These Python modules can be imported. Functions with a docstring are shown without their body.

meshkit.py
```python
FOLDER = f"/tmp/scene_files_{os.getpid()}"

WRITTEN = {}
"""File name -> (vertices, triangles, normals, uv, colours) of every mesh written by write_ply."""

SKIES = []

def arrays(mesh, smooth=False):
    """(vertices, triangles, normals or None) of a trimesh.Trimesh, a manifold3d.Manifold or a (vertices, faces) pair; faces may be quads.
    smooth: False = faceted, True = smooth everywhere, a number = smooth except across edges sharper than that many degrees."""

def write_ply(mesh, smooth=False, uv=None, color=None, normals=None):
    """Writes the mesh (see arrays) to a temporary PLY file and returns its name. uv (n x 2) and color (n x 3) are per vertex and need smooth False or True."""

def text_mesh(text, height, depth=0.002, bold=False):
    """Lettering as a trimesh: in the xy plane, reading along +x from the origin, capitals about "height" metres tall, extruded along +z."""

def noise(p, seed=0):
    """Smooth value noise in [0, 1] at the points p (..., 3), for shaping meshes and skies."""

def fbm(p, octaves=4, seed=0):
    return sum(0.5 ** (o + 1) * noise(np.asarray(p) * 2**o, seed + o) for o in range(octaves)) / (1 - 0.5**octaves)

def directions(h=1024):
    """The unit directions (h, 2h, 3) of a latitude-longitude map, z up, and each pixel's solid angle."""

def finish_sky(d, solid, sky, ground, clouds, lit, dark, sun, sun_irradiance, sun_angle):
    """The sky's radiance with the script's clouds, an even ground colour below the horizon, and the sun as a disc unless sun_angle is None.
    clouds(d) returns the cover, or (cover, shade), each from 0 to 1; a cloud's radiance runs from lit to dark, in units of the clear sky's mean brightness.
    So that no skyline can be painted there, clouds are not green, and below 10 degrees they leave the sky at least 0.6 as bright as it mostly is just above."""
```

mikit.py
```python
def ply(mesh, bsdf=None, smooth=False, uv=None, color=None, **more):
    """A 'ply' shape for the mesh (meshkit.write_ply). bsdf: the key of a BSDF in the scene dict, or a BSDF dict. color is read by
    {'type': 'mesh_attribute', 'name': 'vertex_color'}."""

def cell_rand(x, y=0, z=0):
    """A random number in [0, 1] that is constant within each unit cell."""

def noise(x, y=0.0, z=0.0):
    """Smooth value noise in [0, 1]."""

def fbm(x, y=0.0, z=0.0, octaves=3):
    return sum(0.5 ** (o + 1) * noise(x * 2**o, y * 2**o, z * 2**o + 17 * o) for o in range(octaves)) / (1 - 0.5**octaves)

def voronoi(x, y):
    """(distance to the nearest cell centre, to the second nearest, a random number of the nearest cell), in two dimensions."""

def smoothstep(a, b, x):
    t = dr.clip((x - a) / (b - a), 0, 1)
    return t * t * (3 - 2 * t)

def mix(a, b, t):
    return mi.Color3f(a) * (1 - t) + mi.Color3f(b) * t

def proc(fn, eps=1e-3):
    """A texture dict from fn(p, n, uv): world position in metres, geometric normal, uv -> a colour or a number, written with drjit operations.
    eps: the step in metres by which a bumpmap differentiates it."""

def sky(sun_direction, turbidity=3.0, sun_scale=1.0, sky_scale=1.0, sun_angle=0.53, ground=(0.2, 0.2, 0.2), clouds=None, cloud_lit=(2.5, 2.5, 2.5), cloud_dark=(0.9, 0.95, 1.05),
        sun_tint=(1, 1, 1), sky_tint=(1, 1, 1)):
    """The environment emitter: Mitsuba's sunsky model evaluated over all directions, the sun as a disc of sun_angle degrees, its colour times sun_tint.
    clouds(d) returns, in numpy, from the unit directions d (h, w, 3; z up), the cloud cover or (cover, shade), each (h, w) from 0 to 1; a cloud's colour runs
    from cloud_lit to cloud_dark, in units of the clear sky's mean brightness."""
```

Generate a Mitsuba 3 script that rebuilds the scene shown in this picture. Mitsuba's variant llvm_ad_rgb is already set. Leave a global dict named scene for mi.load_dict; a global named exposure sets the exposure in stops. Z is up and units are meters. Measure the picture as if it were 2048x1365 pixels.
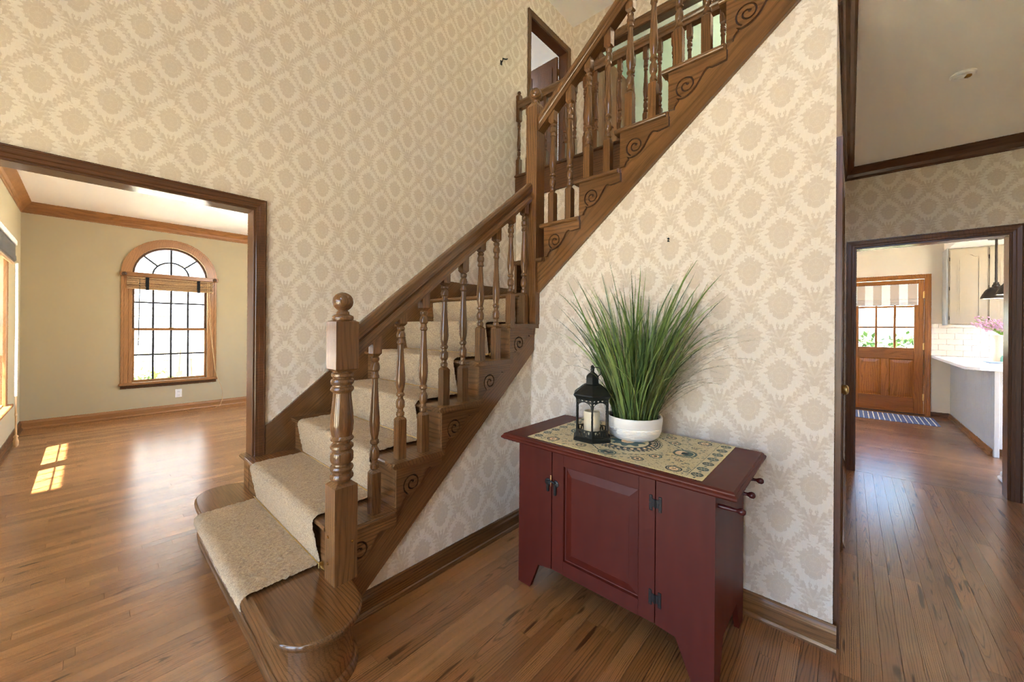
import math, random
import numpy as np, trimesh, drjit as dr, mitsuba as mi, mikit, meshkit
from shapely.geometry import Polygon, LineString, Point, box as sbox
from shapely.ops import unary_union
from mikit import proc, noise, fbm, cell_rand, voronoi, smoothstep, mix

rng = random.Random(7)
T = mi.ScalarTransform4f
scene, labels = {'type': 'scene'}, {}

# ------------------------------------------------------------------ camera, sky, sun, exposure
F, YAW, ROLL, PY, EYE = 756.89, -0.72893, 0.0078, 654.2, 1.28
fw = np.array([math.sin(YAW), math.cos(YAW), 0.0]); rt = np.array([math.cos(YAW), -math.sin(YAW), 0.0]); up = np.array([0, 0, 1.0])
up2 = up * math.cos(ROLL) - rt * math.sin(ROLL)
scene['camera'] = {'type': 'perspective', 'fov': math.degrees(2 * math.atan(1024 / F)), 'fov_axis': 'x', 'near_clip': 0.05, 'far_clip': 200.0,
                   'principal_point_offset_x': 0.0, 'principal_point_offset_y': (682.5 - PY) / 1365,
                   'to_world': T().look_at(origin=[0, 0, EYE], target=[float(fw[0]), float(fw[1]), EYE], up=up2.tolist())}
scene['sky'] = mikit.sky([0.2, -0.45, 1.0], turbidity=3.5, sun_scale=0.9, sky_scale=1.0, ground=(0.30, 0.30, 0.26), sky_tint=(1.0, 0.97, 0.925))
exposure = 5.75

# ------------------------------------------------------------------ helpers
def num(name):
    k, i = name, 0
    while k in scene or k in labels or k in taken:
        i += 1; k = f'{name}_{i:03d}'
    taken.add(k)
    return k
taken = set()
def put(key, mesh, mat, smooth=False, uv=None, color=None):
    scene[key] = mikit.ply(mesh, mat, smooth, uv=uv, color=color)
    return key
def tag(key, label=None, cat=None, group=None, kind=None):
    d = {}
    for n, v in (('label', label), ('category', cat), ('group', group), ('kind', kind)):
        if v: d[n] = v
    labels[key] = d
    return key
def thing(name, label, cat, group=None, kind=None):
    return tag(num(name), label, cat, group, kind)
def single(name, mesh, mat, label, cat, smooth=False, group=None, kind=None, **k):
    return put(thing(name, label, cat, group, kind), mesh, mat, smooth, **k)
def part(parent, name, mesh, mat, smooth=False, label=None, kind=None, **k):
    key = num(parent + '__' + name)
    if label or kind: tag(key, label, None, None, kind)
    return put(key, mesh, mat, smooth, **k)
def struct(name, mesh=None, mat=None, label=None, smooth=False, **k):
    key = num(name); tag(key, label, None, None, 'structure')
    if mesh is not None: put(key, mesh, mat, smooth, **k)
    return key
def copy_part(parent, name, src, tw):
    key = num(parent + '__' + name); scene[key] = {**scene[src], 'to_world': tw}
    return key

def cat(*ms):
    l = []
    for m in ms: l.extend(m if isinstance(m, (list, tuple)) else [m])
    return trimesh.util.concatenate(l)
def tm(v, f): return trimesh.Trimesh(np.array(v, float), np.array(f, int), process=False)
BF = np.array([[0,1,3],[0,3,2],[4,6,7],[4,7,5],[0,4,5],[0,5,1],[2,3,7],[2,7,6],[0,2,6],[0,6,4],[1,5,7],[1,7,3]])
def bx(x0, x1, y0, y1, z0, z1):
    x0, x1 = sorted((x0, x1)); y0, y1 = sorted((y0, y1)); z0, z1 = sorted((z0, z1))
    return tm([[x, y, z] for x in (x0, x1) for y in (y0, y1) for z in (z0, z1)], BF)
def hull(pts): 
    h = trimesh.convex.convex_hull(np.array(pts, float)); return tm(h.vertices, h.faces)
_bb = {}
def bb(x0, x1, y0, y1, z0, z1, b=.003):
    x0, x1 = sorted((x0, x1)); y0, y1 = sorted((y0, y1)); z0, z1 = sorted((z0, z1))
    b = min(b, (x1-x0)*.45, (y1-y0)*.45, (z1-z0)*.45)
    if 'f' not in _bb:
        p = []
        for s in np.ndindex(2, 2, 2):
            for k in range(3):
                q = [(-1, 1)[i] * (1.0 if j == k else .6) for j, i in enumerate(s)]; p.append(q)
        h = trimesh.convex.convex_hull(np.array(p)); 
        idx = [int(np.argmin(np.abs(np.array(p) - v).sum(1))) for v in h.vertices]
        _bb['f'] = np.array(idx)[h.faces]
    v = []
    lo, hi = np.array([x0, y0, z0]), np.array([x1, y1, z1])
    for s in np.ndindex(2, 2, 2):
        for k in range(3):
            v.append([(lo[j] + (0 if j == k else b)) if not i else (hi[j] - (0 if j == k else b)) for j, i in enumerate(s)])
    return tm(v, _bb['f'])
def prism(poly, axis, a, b):
    """polygon extruded along an axis: 'x' takes (y,z), 'y' takes (x,z), 'z' takes (x,y)"""
    if not hasattr(poly, 'geoms') and not isinstance(poly, Polygon): poly = Polygon(poly)
    if not poly.is_valid: poly = poly.buffer(0)
    out = []
    for g in getattr(poly, 'geoms', [poly]):
        if g.area < 1e-9: continue
        m = trimesh.creation.extrude_polygon(g, b - a, engine='earcut')
        v = np.array(m.vertices); h = v[:, 2] + a; f = np.array(m.faces)
        if axis == 'x': v = np.c_[h, v[:, 0], v[:, 1]]
        elif axis == 'y': v = np.c_[v[:, 0], h, v[:, 1]]; f = f[:, ::-1]
        else: v = np.c_[v[:, 0], v[:, 1], h]
        out.append(tm(v, f))
    return cat(out)
def shear_sweep(prof, p0, p1):
    """closed profile [(side, dz)] swept straight from p0 to p1; 'side' is horizontal, across the run; vertical end faces"""
    p0, p1 = np.array(p0, float), np.array(p1, float); d = p1 - p0; d[2] = 0; d /= np.linalg.norm(d)
    s = np.array([d[1], -d[0], 0]); n = len(prof)
    ring = lambda p: [p + s * a + np.array([0, 0, z]) for a, z in prof]
    v = ring(p0) + ring(p1); f = []
    for i in range(n):
        j = (i + 1) % n; f += [[i, j, n + j], [i, n + j, n + i]]
    c0, c1 = len(v), len(v) + 1; v += [np.mean(v[:n], 0), np.mean(v[n:2*n], 0)]
    for i in range(n):
        j = (i + 1) % n; f += [[c0, j, i], [c1, n + i, n + j]]
    m = tm(v, f)
    if m.volume < 0: m.invert()
    return m
def lathe(prof, n=20, c=(0, 0, 0), ang0=0.0):
    """prof [(r, z)] bottom to top, closed at the axis"""
    v, f = [], []
    for r, z in prof:
        for k in range(n):
            t = ang0 + 2 * math.pi * k / n; v.append([c[0] + r * math.cos(t), c[1] + r * math.sin(t), c[2] + z])
    for i in range(len(prof) - 1):
        for k in range(n):
            a, b2, c2, d = i*n+k, i*n+(k+1) % n, (i+1)*n+(k+1) % n, (i+1)*n+k
            f += [[a, b2, c2], [a, c2, d]]
    b0, t0 = len(v), len(v) + 1
    v += [[c[0], c[1], c[2] + prof[0][1]], [c[0], c[1], c[2] + prof[-1][1]]]
    for k in range(n):
        f.append([b0, (k+1) % n, k]); q = (len(prof)-1)*n; f.append([t0, q+k, q+(k+1) % n])
    return tm(v, f)
def tube(pts, r, sides=8):
    p = np.array(pts, float); r = np.broadcast_to(r, (len(p),))
    t = np.gradient(p, axis=0); t /= np.linalg.norm(t, axis=1, keepdims=True) + 1e-12
    ref = np.array([0, 0, 1.0]) if abs(t[0][2]) < .8 else np.array([1.0, 0, 0])
    v = []
    for i in range(len(p)):
        a = np.cross(t[i], ref); 
        if np.linalg.norm(a) < 1e-3: a = np.cross(t[i], [0, 1.0, 0])
        a /= np.linalg.norm(a); b = np.cross(t[i], a)
        for k in range(sides):
            w = 2 * math.pi * k / sides; v.append(p[i] + r[i] * (math.cos(w) * a + math.sin(w) * b))
    f = []
    for i in range(len(p) - 1):
        for k in range(sides):
            a, b2, c2, d = i*sides+k, i*sides+(k+1) % sides, (i+1)*sides+(k+1) % sides, (i+1)*sides+k
            f += [[a, b2, c2], [a, c2, d]]
    n0, n1 = len(v), len(v) + 1; v += [p[0], p[-1]]
    for k in range(sides):
        f += [[n0, (k+1) % sides, k], [n1, (len(p)-1)*sides+k, (len(p)-1)*sides+(k+1) % sides]]
    m = tm(v, f)
    if m.volume < 0: m.invert()
    return m
def moved(m, x=0, y=0, z=0, rz=0, s=1):
    m = m.copy(); m.apply_scale(s)
    if rz: m.apply_transform(trimesh.transformations.rotation_matrix(rz, [0, 0, 1]))
    m.apply_translation([x, y, z]); return m
def axis_lathe(prof, c, d, n=16):
    """lathe profile along direction d from c"""
    m = lathe(prof, n); R = trimesh.geometry.align_vectors([0, 0, 1], np.array(d, float)); m.apply_transform(R); m.apply_translation(c); return m
def spline(pts, n=12, closed=False):
    p = np.array(pts, float); out = []
    N = len(p); rngk = range(N if closed else N - 1)
    for i in rngk:
        g = (lambda j: p[j % N]) if closed else (lambda j: p[min(max(j, 0), N - 1)])
        a, b, c, d = g(i-1), g(i), g(i+1), g(i+2)
        for k in range(n):
            t = k / n
            out.append(.5 * ((2*b) + (-a+c)*t + (2*a-5*b+4*c-d)*t*t + (-a+3*b-3*c+d)*t**3))
    if not closed: out.append(p[-1])
    return np.array(out)

# ------------------------------------------------------------------ materials
def V(*c): return mi.Color3f(*c)
def srgb(r, g, b):
    return tuple((c/255/12.92 if c/255 <= .04045 else ((c/255+.055)/1.055)**2.4) for c in (r, g, b))
def bsdf(name, base, rough=.5, spec=.5, bump=None, scale=.001, two=False, **k):
    if isinstance(base, tuple): base = {'type': 'rgb', 'value': list(base)}
    d = {'type': 'principled', 'base_color': base, 'roughness': rough, 'specular': spec, **k}
    if bump is not None: d = {'type': 'bumpmap', 'arbitrary': bump, 'scale': scale, 'bsdf': d}
    scene[name] = {'type': 'twosided', 'bsdf': d}
    return name
def grain(axis, light, dark, fine=1.0, off=0.0):
    d = np.array(axis, float); d /= np.linalg.norm(d)
    e1 = np.cross(d, [0.31, 0.17, 0.93] if abs(d[2]) < .9 else [1.0, .2, 0]); e1 /= np.linalg.norm(e1); e2 = np.cross(d, e1)
    d, e1, e2 = d.tolist(), e1.tolist(), e2.tolist()
    L, D = srgb(*light), srgb(*dark)
    def fn(p, n, uv):
        a = p.x*d[0] + p.y*d[1] + p.z*d[2] + off; b = p.x*e1[0] + p.y*e1[1] + p.z*e1[2]; c = p.x*e2[0] + p.y*e2[1] + p.z*e2[2]
        w = fbm(a*1.5, b*5, c*5) * 5.5 + fbm(a*5, b*22, c*22) * 1.2
        q = (b*58 + c*44)*fine + w
        s = q - dr.floor(q)
        line = smoothstep(0.0, .22, s) * (1 - smoothstep(.7, 1.0, s))
        pore = noise(a*9, b*330, c*330); fine_ = noise(a*26, b*900, c*900)
        big = fbm(a*.8, b*5, c*5)
        str_ = smoothstep(.3, .75, fbm(a*1.1 + 7, b*6, c*6 + 3))
        t = dr.clip(.36 + .42*line*(.25 + .75*str_) + .34*(pore - .5) + .16*(fine_ - .5) + .6*(big - .5), 0, 1)
        return mix(V(*D), V(*L), t)
    return proc(fn)
OL, OD = (128, 90, 55), (50, 32, 19)         # stained oak of the stair
for nm, ax in (('x', (1, 0, 0)), ('y', (0, 1, 0)), ('z', (0, 0, 1)), ('low', (0, 1, .84)), ('upp', (1, 0, .84))):
    bsdf('oak_' + nm, grain(ax, OL, OD), .14, .7)
bsdf('oak_shade', srgb(52, 32, 18), .5, .4)  # dark tone painted in for shade in grooves and along bracket edges
bsdf('oak_dark_z', grain((0, 0, 1), (110, 70, 40), (58, 32, 16)), .3, .5)
bsdf('oak_dark_y', grain((0, 1, 0), (96, 61, 36), (50, 29, 16)), .16, .65)
bsdf('oak_dark_x', grain((1, 0, 0), (92, 60, 37), (48, 29, 17)), .26, .5)
bsdf('oak_gold', grain((0, .25, 1), (182, 134, 88), (134, 96, 60)), .3, .5)
bsdf('oak_gold_y', grain((0, 1, 0), (172, 122, 76), (122, 84, 50)), .3, .5)
bsdf('door_wood', grain((0, 0, 1), (172, 106, 46), (104, 60, 24), .6), .24, .5)
bsdf('door_wood_x', grain((1, 0, 0), (160, 98, 44), (98, 56, 24), .6), .24, .5)

def floor_fn(axis, A=(130, 91, 56), B=(174, 128, 82), C=(134, 90, 56)):
    def fn(p, n, uv):
        a, b = (p.y, p.x) if axis == 'y' else (p.x, p.y)
        k = dr.round(uv.x); r1, r2, r3 = cell_rand(k, 1), cell_rand(k, 2), cell_rand(k, 3)
        c = (uv.y - (r3 - .5)*.03)/.03
        w = fbm(a*2.4 + r1*91, b*24 + r2*57, r1*13); w2 = fbm(a*9 + r1*31, b*60, r2*9)
        cath = a*(3 + 6*r1)*dr.select(r3 > .5, 1.0, -1.0) + dr.square(c)*(2 + 4*r3) + 4.5*w + 1.3*w2
        straight = c*(2.2 + 3.0*r1) + 3.0*w + .5*w2 + r1*7
        q = dr.select(r2 > .60, cath, straight)
        s = q - dr.floor(q)
        depth = (.30 + .70*smoothstep(.25, .75, noise(a*2.1 + r2*40, dr.floor(q)*3.7)))*(.55 + .45*r3)
        line = 1 - depth*(1 - smoothstep(.04, .34, s)*(1 - smoothstep(.80, .98, s)))
        pore = noise(a*10 + r2*31, b*300); streak = smoothstep(.76, .84, fbm(a*3.3 + r1*57, b*30 + r2*91))
        mott = fbm(a*2.2 + r1*17, b*9 + r2*9)
        tone = mix(V(*srgb(*A)), V(*srgb(*B)), r1)
        tone = mix(tone, V(*srgb(*C)), .6*r2)
        dark = mix(V(*srgb(46, 24, 10)), V(*srgb(66, 38, 18)), r2)
        t = dr.clip(.10 + .80*line + .22*(pore - .5) + .35*(mott - .5), 0, 1)*(1 - .85*streak)
        return mix(dark, tone, t)
    return proc(fn)
bsdf('floor_oak_y', floor_fn('y'), .24, 1.0)
bsdf('floor_oak_x', floor_fn('x', (112, 84, 62), (146, 112, 84), (120, 84, 62)), .24, 1.0)
bsdf('floor_gap', srgb(40, 26, 16), .8, .2)

def paper_fn(p, n, uv):
    PX, PZ = .2345, .3055
    isx = dr.abs(n.x) > .5
    u = dr.select(isx, p.y - .891, p.x + .224) / PX
    z = dr.select(isx, p.z - 1.973, p.z - 1.387) / PZ
    ua, za = u - dr.round(u), z - dr.round(z)
    ub, zb = u - .5 - dr.round(u - .5), z - .5 - dr.round(z - .5)
    da = dr.square(ua) + dr.square(za); db = dr.square(ub) + dr.square(zb)
    isb = db < da
    du = dr.abs(dr.select(isb, ub, ua)) * PX; dv = dr.select(isb, zb, za) * PZ
    # lacy edge: symmetric noise
    e1 = fbm(du*95, dv*95 + 40, 3.0) - .5
    e2 = fbm(du*210 + 9, dv*210, 7.0) - .5
    ang = dr.atan2(dv, du)
    rad = dr.sqrt(dr.square(du/.052) + dr.square((dv + .002)/.064)) + 1e-5
    med = dr.power(dr.abs(du)/.055, 1.35) + dr.power(dr.abs(dv - .004)/.072, 1.35) + .13*dr.sin(ang*15 + rad*3) * dr.minimum(rad, 1) + .55*e1 + .5*e2
    m = 1 - smoothstep(.88, 1.0, med)
    feather = dr.sin(ang*26 + 9*dr.sqrt(dr.square(du) + dr.square(dv))/.1)
    ring = dr.power(dr.abs(du)/.0755, 1.5) + dr.power(dr.abs(dv)/.103, 1.5) + .7*e1 + .45*e2 + .09*feather
    band = smoothstep(.98, 1.10, ring)
    petal = dr.abs(dr.sin(ang*5.5 + .8)); scal = rad + .10*petal
    lines = smoothstep(.0, .16, petal + .10*e2)*smoothstep(.0, .055, dr.abs(scal - .62))*smoothstep(.0, .05, dr.abs(scal - .30) + .01)
    vein2 = smoothstep(.40, .54, .6*fbm(du*150, dv*150, 1.0) + .4*noise(du*62, dv*62, 5.0) + .06)
    leaf = smoothstep(-.75, -.15, feather)
    fill = dr.maximum(m * (.46 + .30*lines + .18*vein2), band * (.34 + .34*vein2 + .32*leaf))
    weave = noise(u*PX*900, z*PZ*60)
    base = mix(V(*srgb(226, 217, 203)), V(*srgb(222, 212, 197)), weave)
    col = mix(base, V(*srgb(204, 191, 173)), dr.clip(fill, 0, 1))
    return col
bsdf('wallpaper', proc(paper_fn), .62, .25)
bsdf('paint_green', srgb(186, 174, 144), .7, .25)
bsdf('paint_white', srgb(238, 236, 234), .75, .25)
bsdf('paint_cream', srgb(222, 214, 202), .7, .25)
bsdf('paint_teal', srgb(196, 214, 200), .7, .25)
bsdf('ceiling_hall', srgb(238, 234, 226), .8, .2)
bsdf('white_gloss', srgb(236, 234, 230), .35, .5)
def carpet_fn(p, n, uv):
    a = noise(p.x*260, p.y*260, p.z*260); b = fbm(p.x*130, p.y*130, p.z*130)
    t = dr.clip(.30 + .75*(a*.65 + b*.6 - .33), 0, 1)
    return mix(V(*srgb(116, 96, 72)), V(*srgb(204, 184, 154)), t)
bsdf('carpet', proc(carpet_fn), .95, .08, sheen=.4)
bsdf('brass', srgb(214, 186, 122), .28, .5, metallic=1.0)
bsdf('brass_old', srgb(150, 112, 58), .32, .5, metallic=1.0)
bsdf('black_iron', srgb(34, 36, 36), .42, .5, metallic=.3)
bsdf('lantern_black', srgb(28, 32, 30), .38, .5, metallic=.3)
def red_fn(p, n, uv):
    w = fbm(p.x*40, p.y*40, p.z*5); s = noise(p.x*9, p.y*9, p.z*3)
    return mix(V(*srgb(68, 21, 12)), V(*srgb(84, 28, 17)), .6*w + .5*s)
bsdf('red_paint', proc(red_fn), .46, .32)
bsdf('red_dark', srgb(70, 22, 22), .3, .5)
bsdf('glass', srgb(255, 255, 255)); scene['glass'] = {'type': 'thindielectric', 'int_ior': 1.5}
bsdf('candle_wax', srgb(238, 228, 196), .5, .4)
bsdf('pot_white', srgb(236, 232, 224), .45, .4)
bsdf('soil', srgb(40, 34, 24), .95, .1)
scene['grass'] = {'type': 'twosided', 'bsdf': {'type': 'principled', 'base_color': {'type': 'mesh_attribute', 'name': 'vertex_color'}, 'roughness': .42, 'specular': .4}}
bsdf('dark_bar', srgb(36, 38, 44), .6, .3)
def bamboo_fn(p, n, uv):
    k = dr.floor(p.z*160); r = cell_rand(k); f = p.z*160 - k
    t = noise(p.y*6 + p.x*6, k*3.1)
    return mix(V(*srgb(150, 118, 84)), V(*srgb(214, 184, 146)), dr.clip(.6*r + .6*t - .1, 0, 1)) * (.55 + .45*smoothstep(0, .25, f))
bsdf('bamboo', proc(bamboo_fn), .6, .3)
def slat_fn(p, n, uv):
    k = dr.floor(p.z*110); f = p.z*110 - k
    return mix(V(*srgb(30, 28, 30)), V(*srgb(170, 160, 150)), smoothstep(.6, .8, f)*.7)
bsdf('woven_black', proc(slat_fn), .6, .3)
bsdf('black_cloth', srgb(28, 30, 34), .8, .2)
bsdf('cord', srgb(214, 184, 140), .8, .2)
bsdf('cord_white', srgb(240, 238, 234), .7, .2)
bsdf('plastic_white', srgb(240, 240, 236), .35, .5)
bsdf('siding', srgb(228, 230, 236), .6, .3)
def leaf_fn(p, n, uv):
    return mix(V(*srgb(120, 150, 84)), V(*srgb(206, 216, 160)), fbm(p.x*3, p.y*3, p.z*3)*1.2 - .1)
bsdf('leaf_green', proc(leaf_fn), .5, .3)
bsdf('hedge_green', srgb(62, 92, 46), .6, .2)
bsdf('lawn', srgb(190, 190, 168), .9, .1)
bsdf('bark', srgb(110, 90, 72), .9, .1)
def stripe_fn(p, n, uv):
    k = (p.x - .082) / .0955; f = k - 2*dr.floor(k*.5)
    return dr.select(f < 1.0, mi.Color3f(*srgb(196, 184, 176)), mi.Color3f(*srgb(244, 244, 246)))
bsdf('shade_cloth', proc(stripe_fn), .8, .2)
bsdf('cabinet_taupe', srgb(176, 166, 150), .5, .35)
bsdf('island_grey', srgb(176, 180, 184), .5, .35)
bsdf('quartz', srgb(232, 234, 238), .2, .5)
bsdf('tile_white', srgb(244, 238, 230), .25, .5)
bsdf('grout', srgb(176, 164, 152), .9, .1)
bsdf('pendant_bronze', srgb(52, 46, 42), .35, .5, metallic=.5)
bsdf('lavender', srgb(206, 170, 196), .8, .2)
bsdf('stem_green', srgb(120, 150, 56), .6, .3)
bsdf('pitcher_cream', srgb(238, 226, 208), .3, .5)
bsdf('teal_glaze', srgb(120, 184, 168), .3, .5)
bsdf('blue_plate', srgb(190, 208, 224), .3, .5)
bsdf('board_wood', grain((1, 0, 0), (206, 166, 112), (150, 108, 64)), .5, .3)
def rug_fn(p, n, uv):
    k = (p.x - .045) / .0545 ; f = k - dr.floor(k)
    b = mix(V(*srgb(84, 108, 160)), V(*srgb(110, 128, 170)), noise(p.x*300, p.y*60))
    return dr.select(f < .2, mi.Color3f(*srgb(236, 234, 230)), b)
bsdf('rug_blue', proc(rug_fn), .9, .1)
MX, MY, MW, MD = -1.165, 1.425, .785, .52
def mat_fn(p, n, uv):
    u, v = p.x - MX, p.y - MY
    us, vs = dr.abs(u - MW/2), dr.abs(v - MD/2)          # mirrored in both directions
    tan, navy, pale, teal = (V(*srgb(*c)) for c in ((200, 190, 154), (52, 62, 66), (226, 200, 160), (74, 96, 92)))
    col = mix(tan, V(*srgb(188, 176, 140)), fbm(u*60, v*60))
    def ink(col, c, m): return mix(col, c, dr.clip(m, 0, 1))
    def disc(cx, cy, r, x, y, st=1.0): return smoothstep(r*1.08, r*.92, dr.sqrt(dr.square((x-cx)/st) + dr.square(y-cy)))
    # leaf sprigs and dots
    c1, c2, w = voronoi(u*46, v*46)
    col = ink(col, teal, .75*smoothstep(.30, .22, c1)*smoothstep(.45, .55, w)*smoothstep(.33, .45, noise(u*22, v*22)))
    c1, c2, w = voronoi(u*85 + v*40, v*85 - u*40)
    col = ink(col, navy, .55*smoothstep(.26, .18, c1)*smoothstep(.5, .55, w))
    # ogival dotted lines
    d = dr.abs(us*.8 + vs - .235); col = ink(col, tan, smoothstep(.012, .010, d)); col = ink(col, navy, smoothstep(.0045, .0035, d)*smoothstep(.35, .45, dr.abs(dr.sin(us*160))))
    # central ring
    r = dr.sqrt(dr.square(us) + dr.square(vs)); th = dr.atan2(v - MD/2, u - MW/2)
    col = ink(col, tan, smoothstep(.172, .170, r))
    col = ink(col, navy, smoothstep(.150 + .006*dr.sin(th*44), .147 + .006*dr.sin(th*44), r))
    col = ink(col, pale, smoothstep(.004, .0032, dr.abs(r - .136))*smoothstep(-.1, .1, dr.sin(th*40)))
    col = ink(col, tan, smoothstep(.0016, .001, dr.abs(r - .125)) + smoothstep(.0016, .001, dr.abs(r - .1455)))
    col = ink(col, pale, smoothstep(.009, .007, dr.abs(r - .112))*smoothstep(.0, .25, dr.sin(th*24)))
    col = ink(col, tan, smoothstep(.094, .092, r)); col = ink(col, teal, smoothstep(.07 + .012*dr.sin(th*8), .067 + .012*dr.sin(th*8), r)); col = ink(col, pale, smoothstep(.03, .028, r))
    # flowers
    for (cx, cy, R, k) in ((.278, .207, .030, 0), (.175, .118, .026, 1), (.132, .197, .024, 2), (.006, .204, .034, 3), (.255, .005, .046, 3), (.262, .105, .012, 2)):
        col = ink(col, navy if k in (0, 2) else teal, disc(cx, cy, R, us, vs))
        col = ink(col, tan, disc(cx, cy, R*.80, us, vs)*(1 - disc(cx, cy, R*.70, us, vs)))
        col = ink(col, pale, disc(cx, cy, R*(.58 if k != 3 else .5), us + (0 if k != 3 else .3*R), vs))
        a5 = dr.atan2(vs - cy, us - cx)
        col = ink(col, navy, disc(cx, cy, R*.30, us, vs)*smoothstep(-.2, .2, dr.sin(a5*5) if k == 0 else 1.0))
    # side borders of ovals between dotted lines
    bord = smoothstep(.330, .332, us)
    col = ink(col, tan, bord)
    col = ink(col, navy, smoothstep(.0022, .0015, dr.abs(us - .335))*smoothstep(.0, .3, dr.sin(v*420)))
    k = (v - .05)/.0715; f = (k - dr.round(k))*.0715
    col = ink(col, mix(teal, navy, cell_rand(dr.round(k), 3)), disc(.362, 0, .021, us, f, 1.0))
    col = ink(col, tan, .8*disc(.362, 0, .015, us, f)*smoothstep(.1, .3, dr.sin(dr.atan2(f, us - .362)*6)))
    g = (v - .05)/.0715 + .5; f2 = (g - dr.round(g))*.0715
    col = ink(col, teal, disc(.362, 0, .005, us, f2))
    edge = dr.minimum(MW/2 - us, MD/2 - vs)
    return ink(col, V(*srgb(214, 198, 150)), smoothstep(.006, .004, edge))
bsdf('mat_print', proc(mat_fn), .6, .3)

# ------------------------------------------------------------------ structure
W1, W2, WU, HALL = -2.86, 1.99, -1.60, -.045
R, G = .2165, .26
NY = lambda k: .663 + G*(k - 2)          # nosing of lower tread k
NX = lambda k: -1.505 + G*(k - 9)        # nosing of upper tread k
FL2 = 3.0
KY = 4.63

# floors: oak strips laid one by one
def plank(x0, x1, y0, y1, e=.0006, d=.004):
    v = [[x0+e, y0+e, 0], [x1-e, y0+e, 0], [x1-e, y1-e, 0], [x0+e, y1-e, 0], [x0, y0, -d], [x1, y0, -d], [x1, y1, -d], [x0, y1, -d]]
    f = [[0,1,2],[0,2,3],[4,5,1],[4,1,0],[5,6,2],[5,2,1],[6,7,3],[6,3,2],[7,4,0],[7,0,3]]
    return np.array(v, float), np.array(f)
def lay(x0, x1, y0, y1, w=.0597, lo=.45, hi=1.5, along='y', seed=3):
    r = random.Random(seed); out = []
    a0, a1, b0, b1 = (x0, x1, y0, y1) if along == 'y' else (y0, y1, x0, x1)
    n = int(round((a1-a0)/w))
    for i in range(n):
        s = b0 - r.uniform(0, hi)
        while s < b1:
            e = s + r.uniform(lo, hi)
            p, q = max(s, b0), min(e, b1)
            if q - p > .02:
                rr = (r.random(), r.random())
                A, B = a0 + i*(a1-a0)/n, a0 + (i+1)*(a1-a0)/n
                out.append(((A, B, p, q) if along == 'y' else (p, q, A, B), rr))
            s = e
    return out
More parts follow.
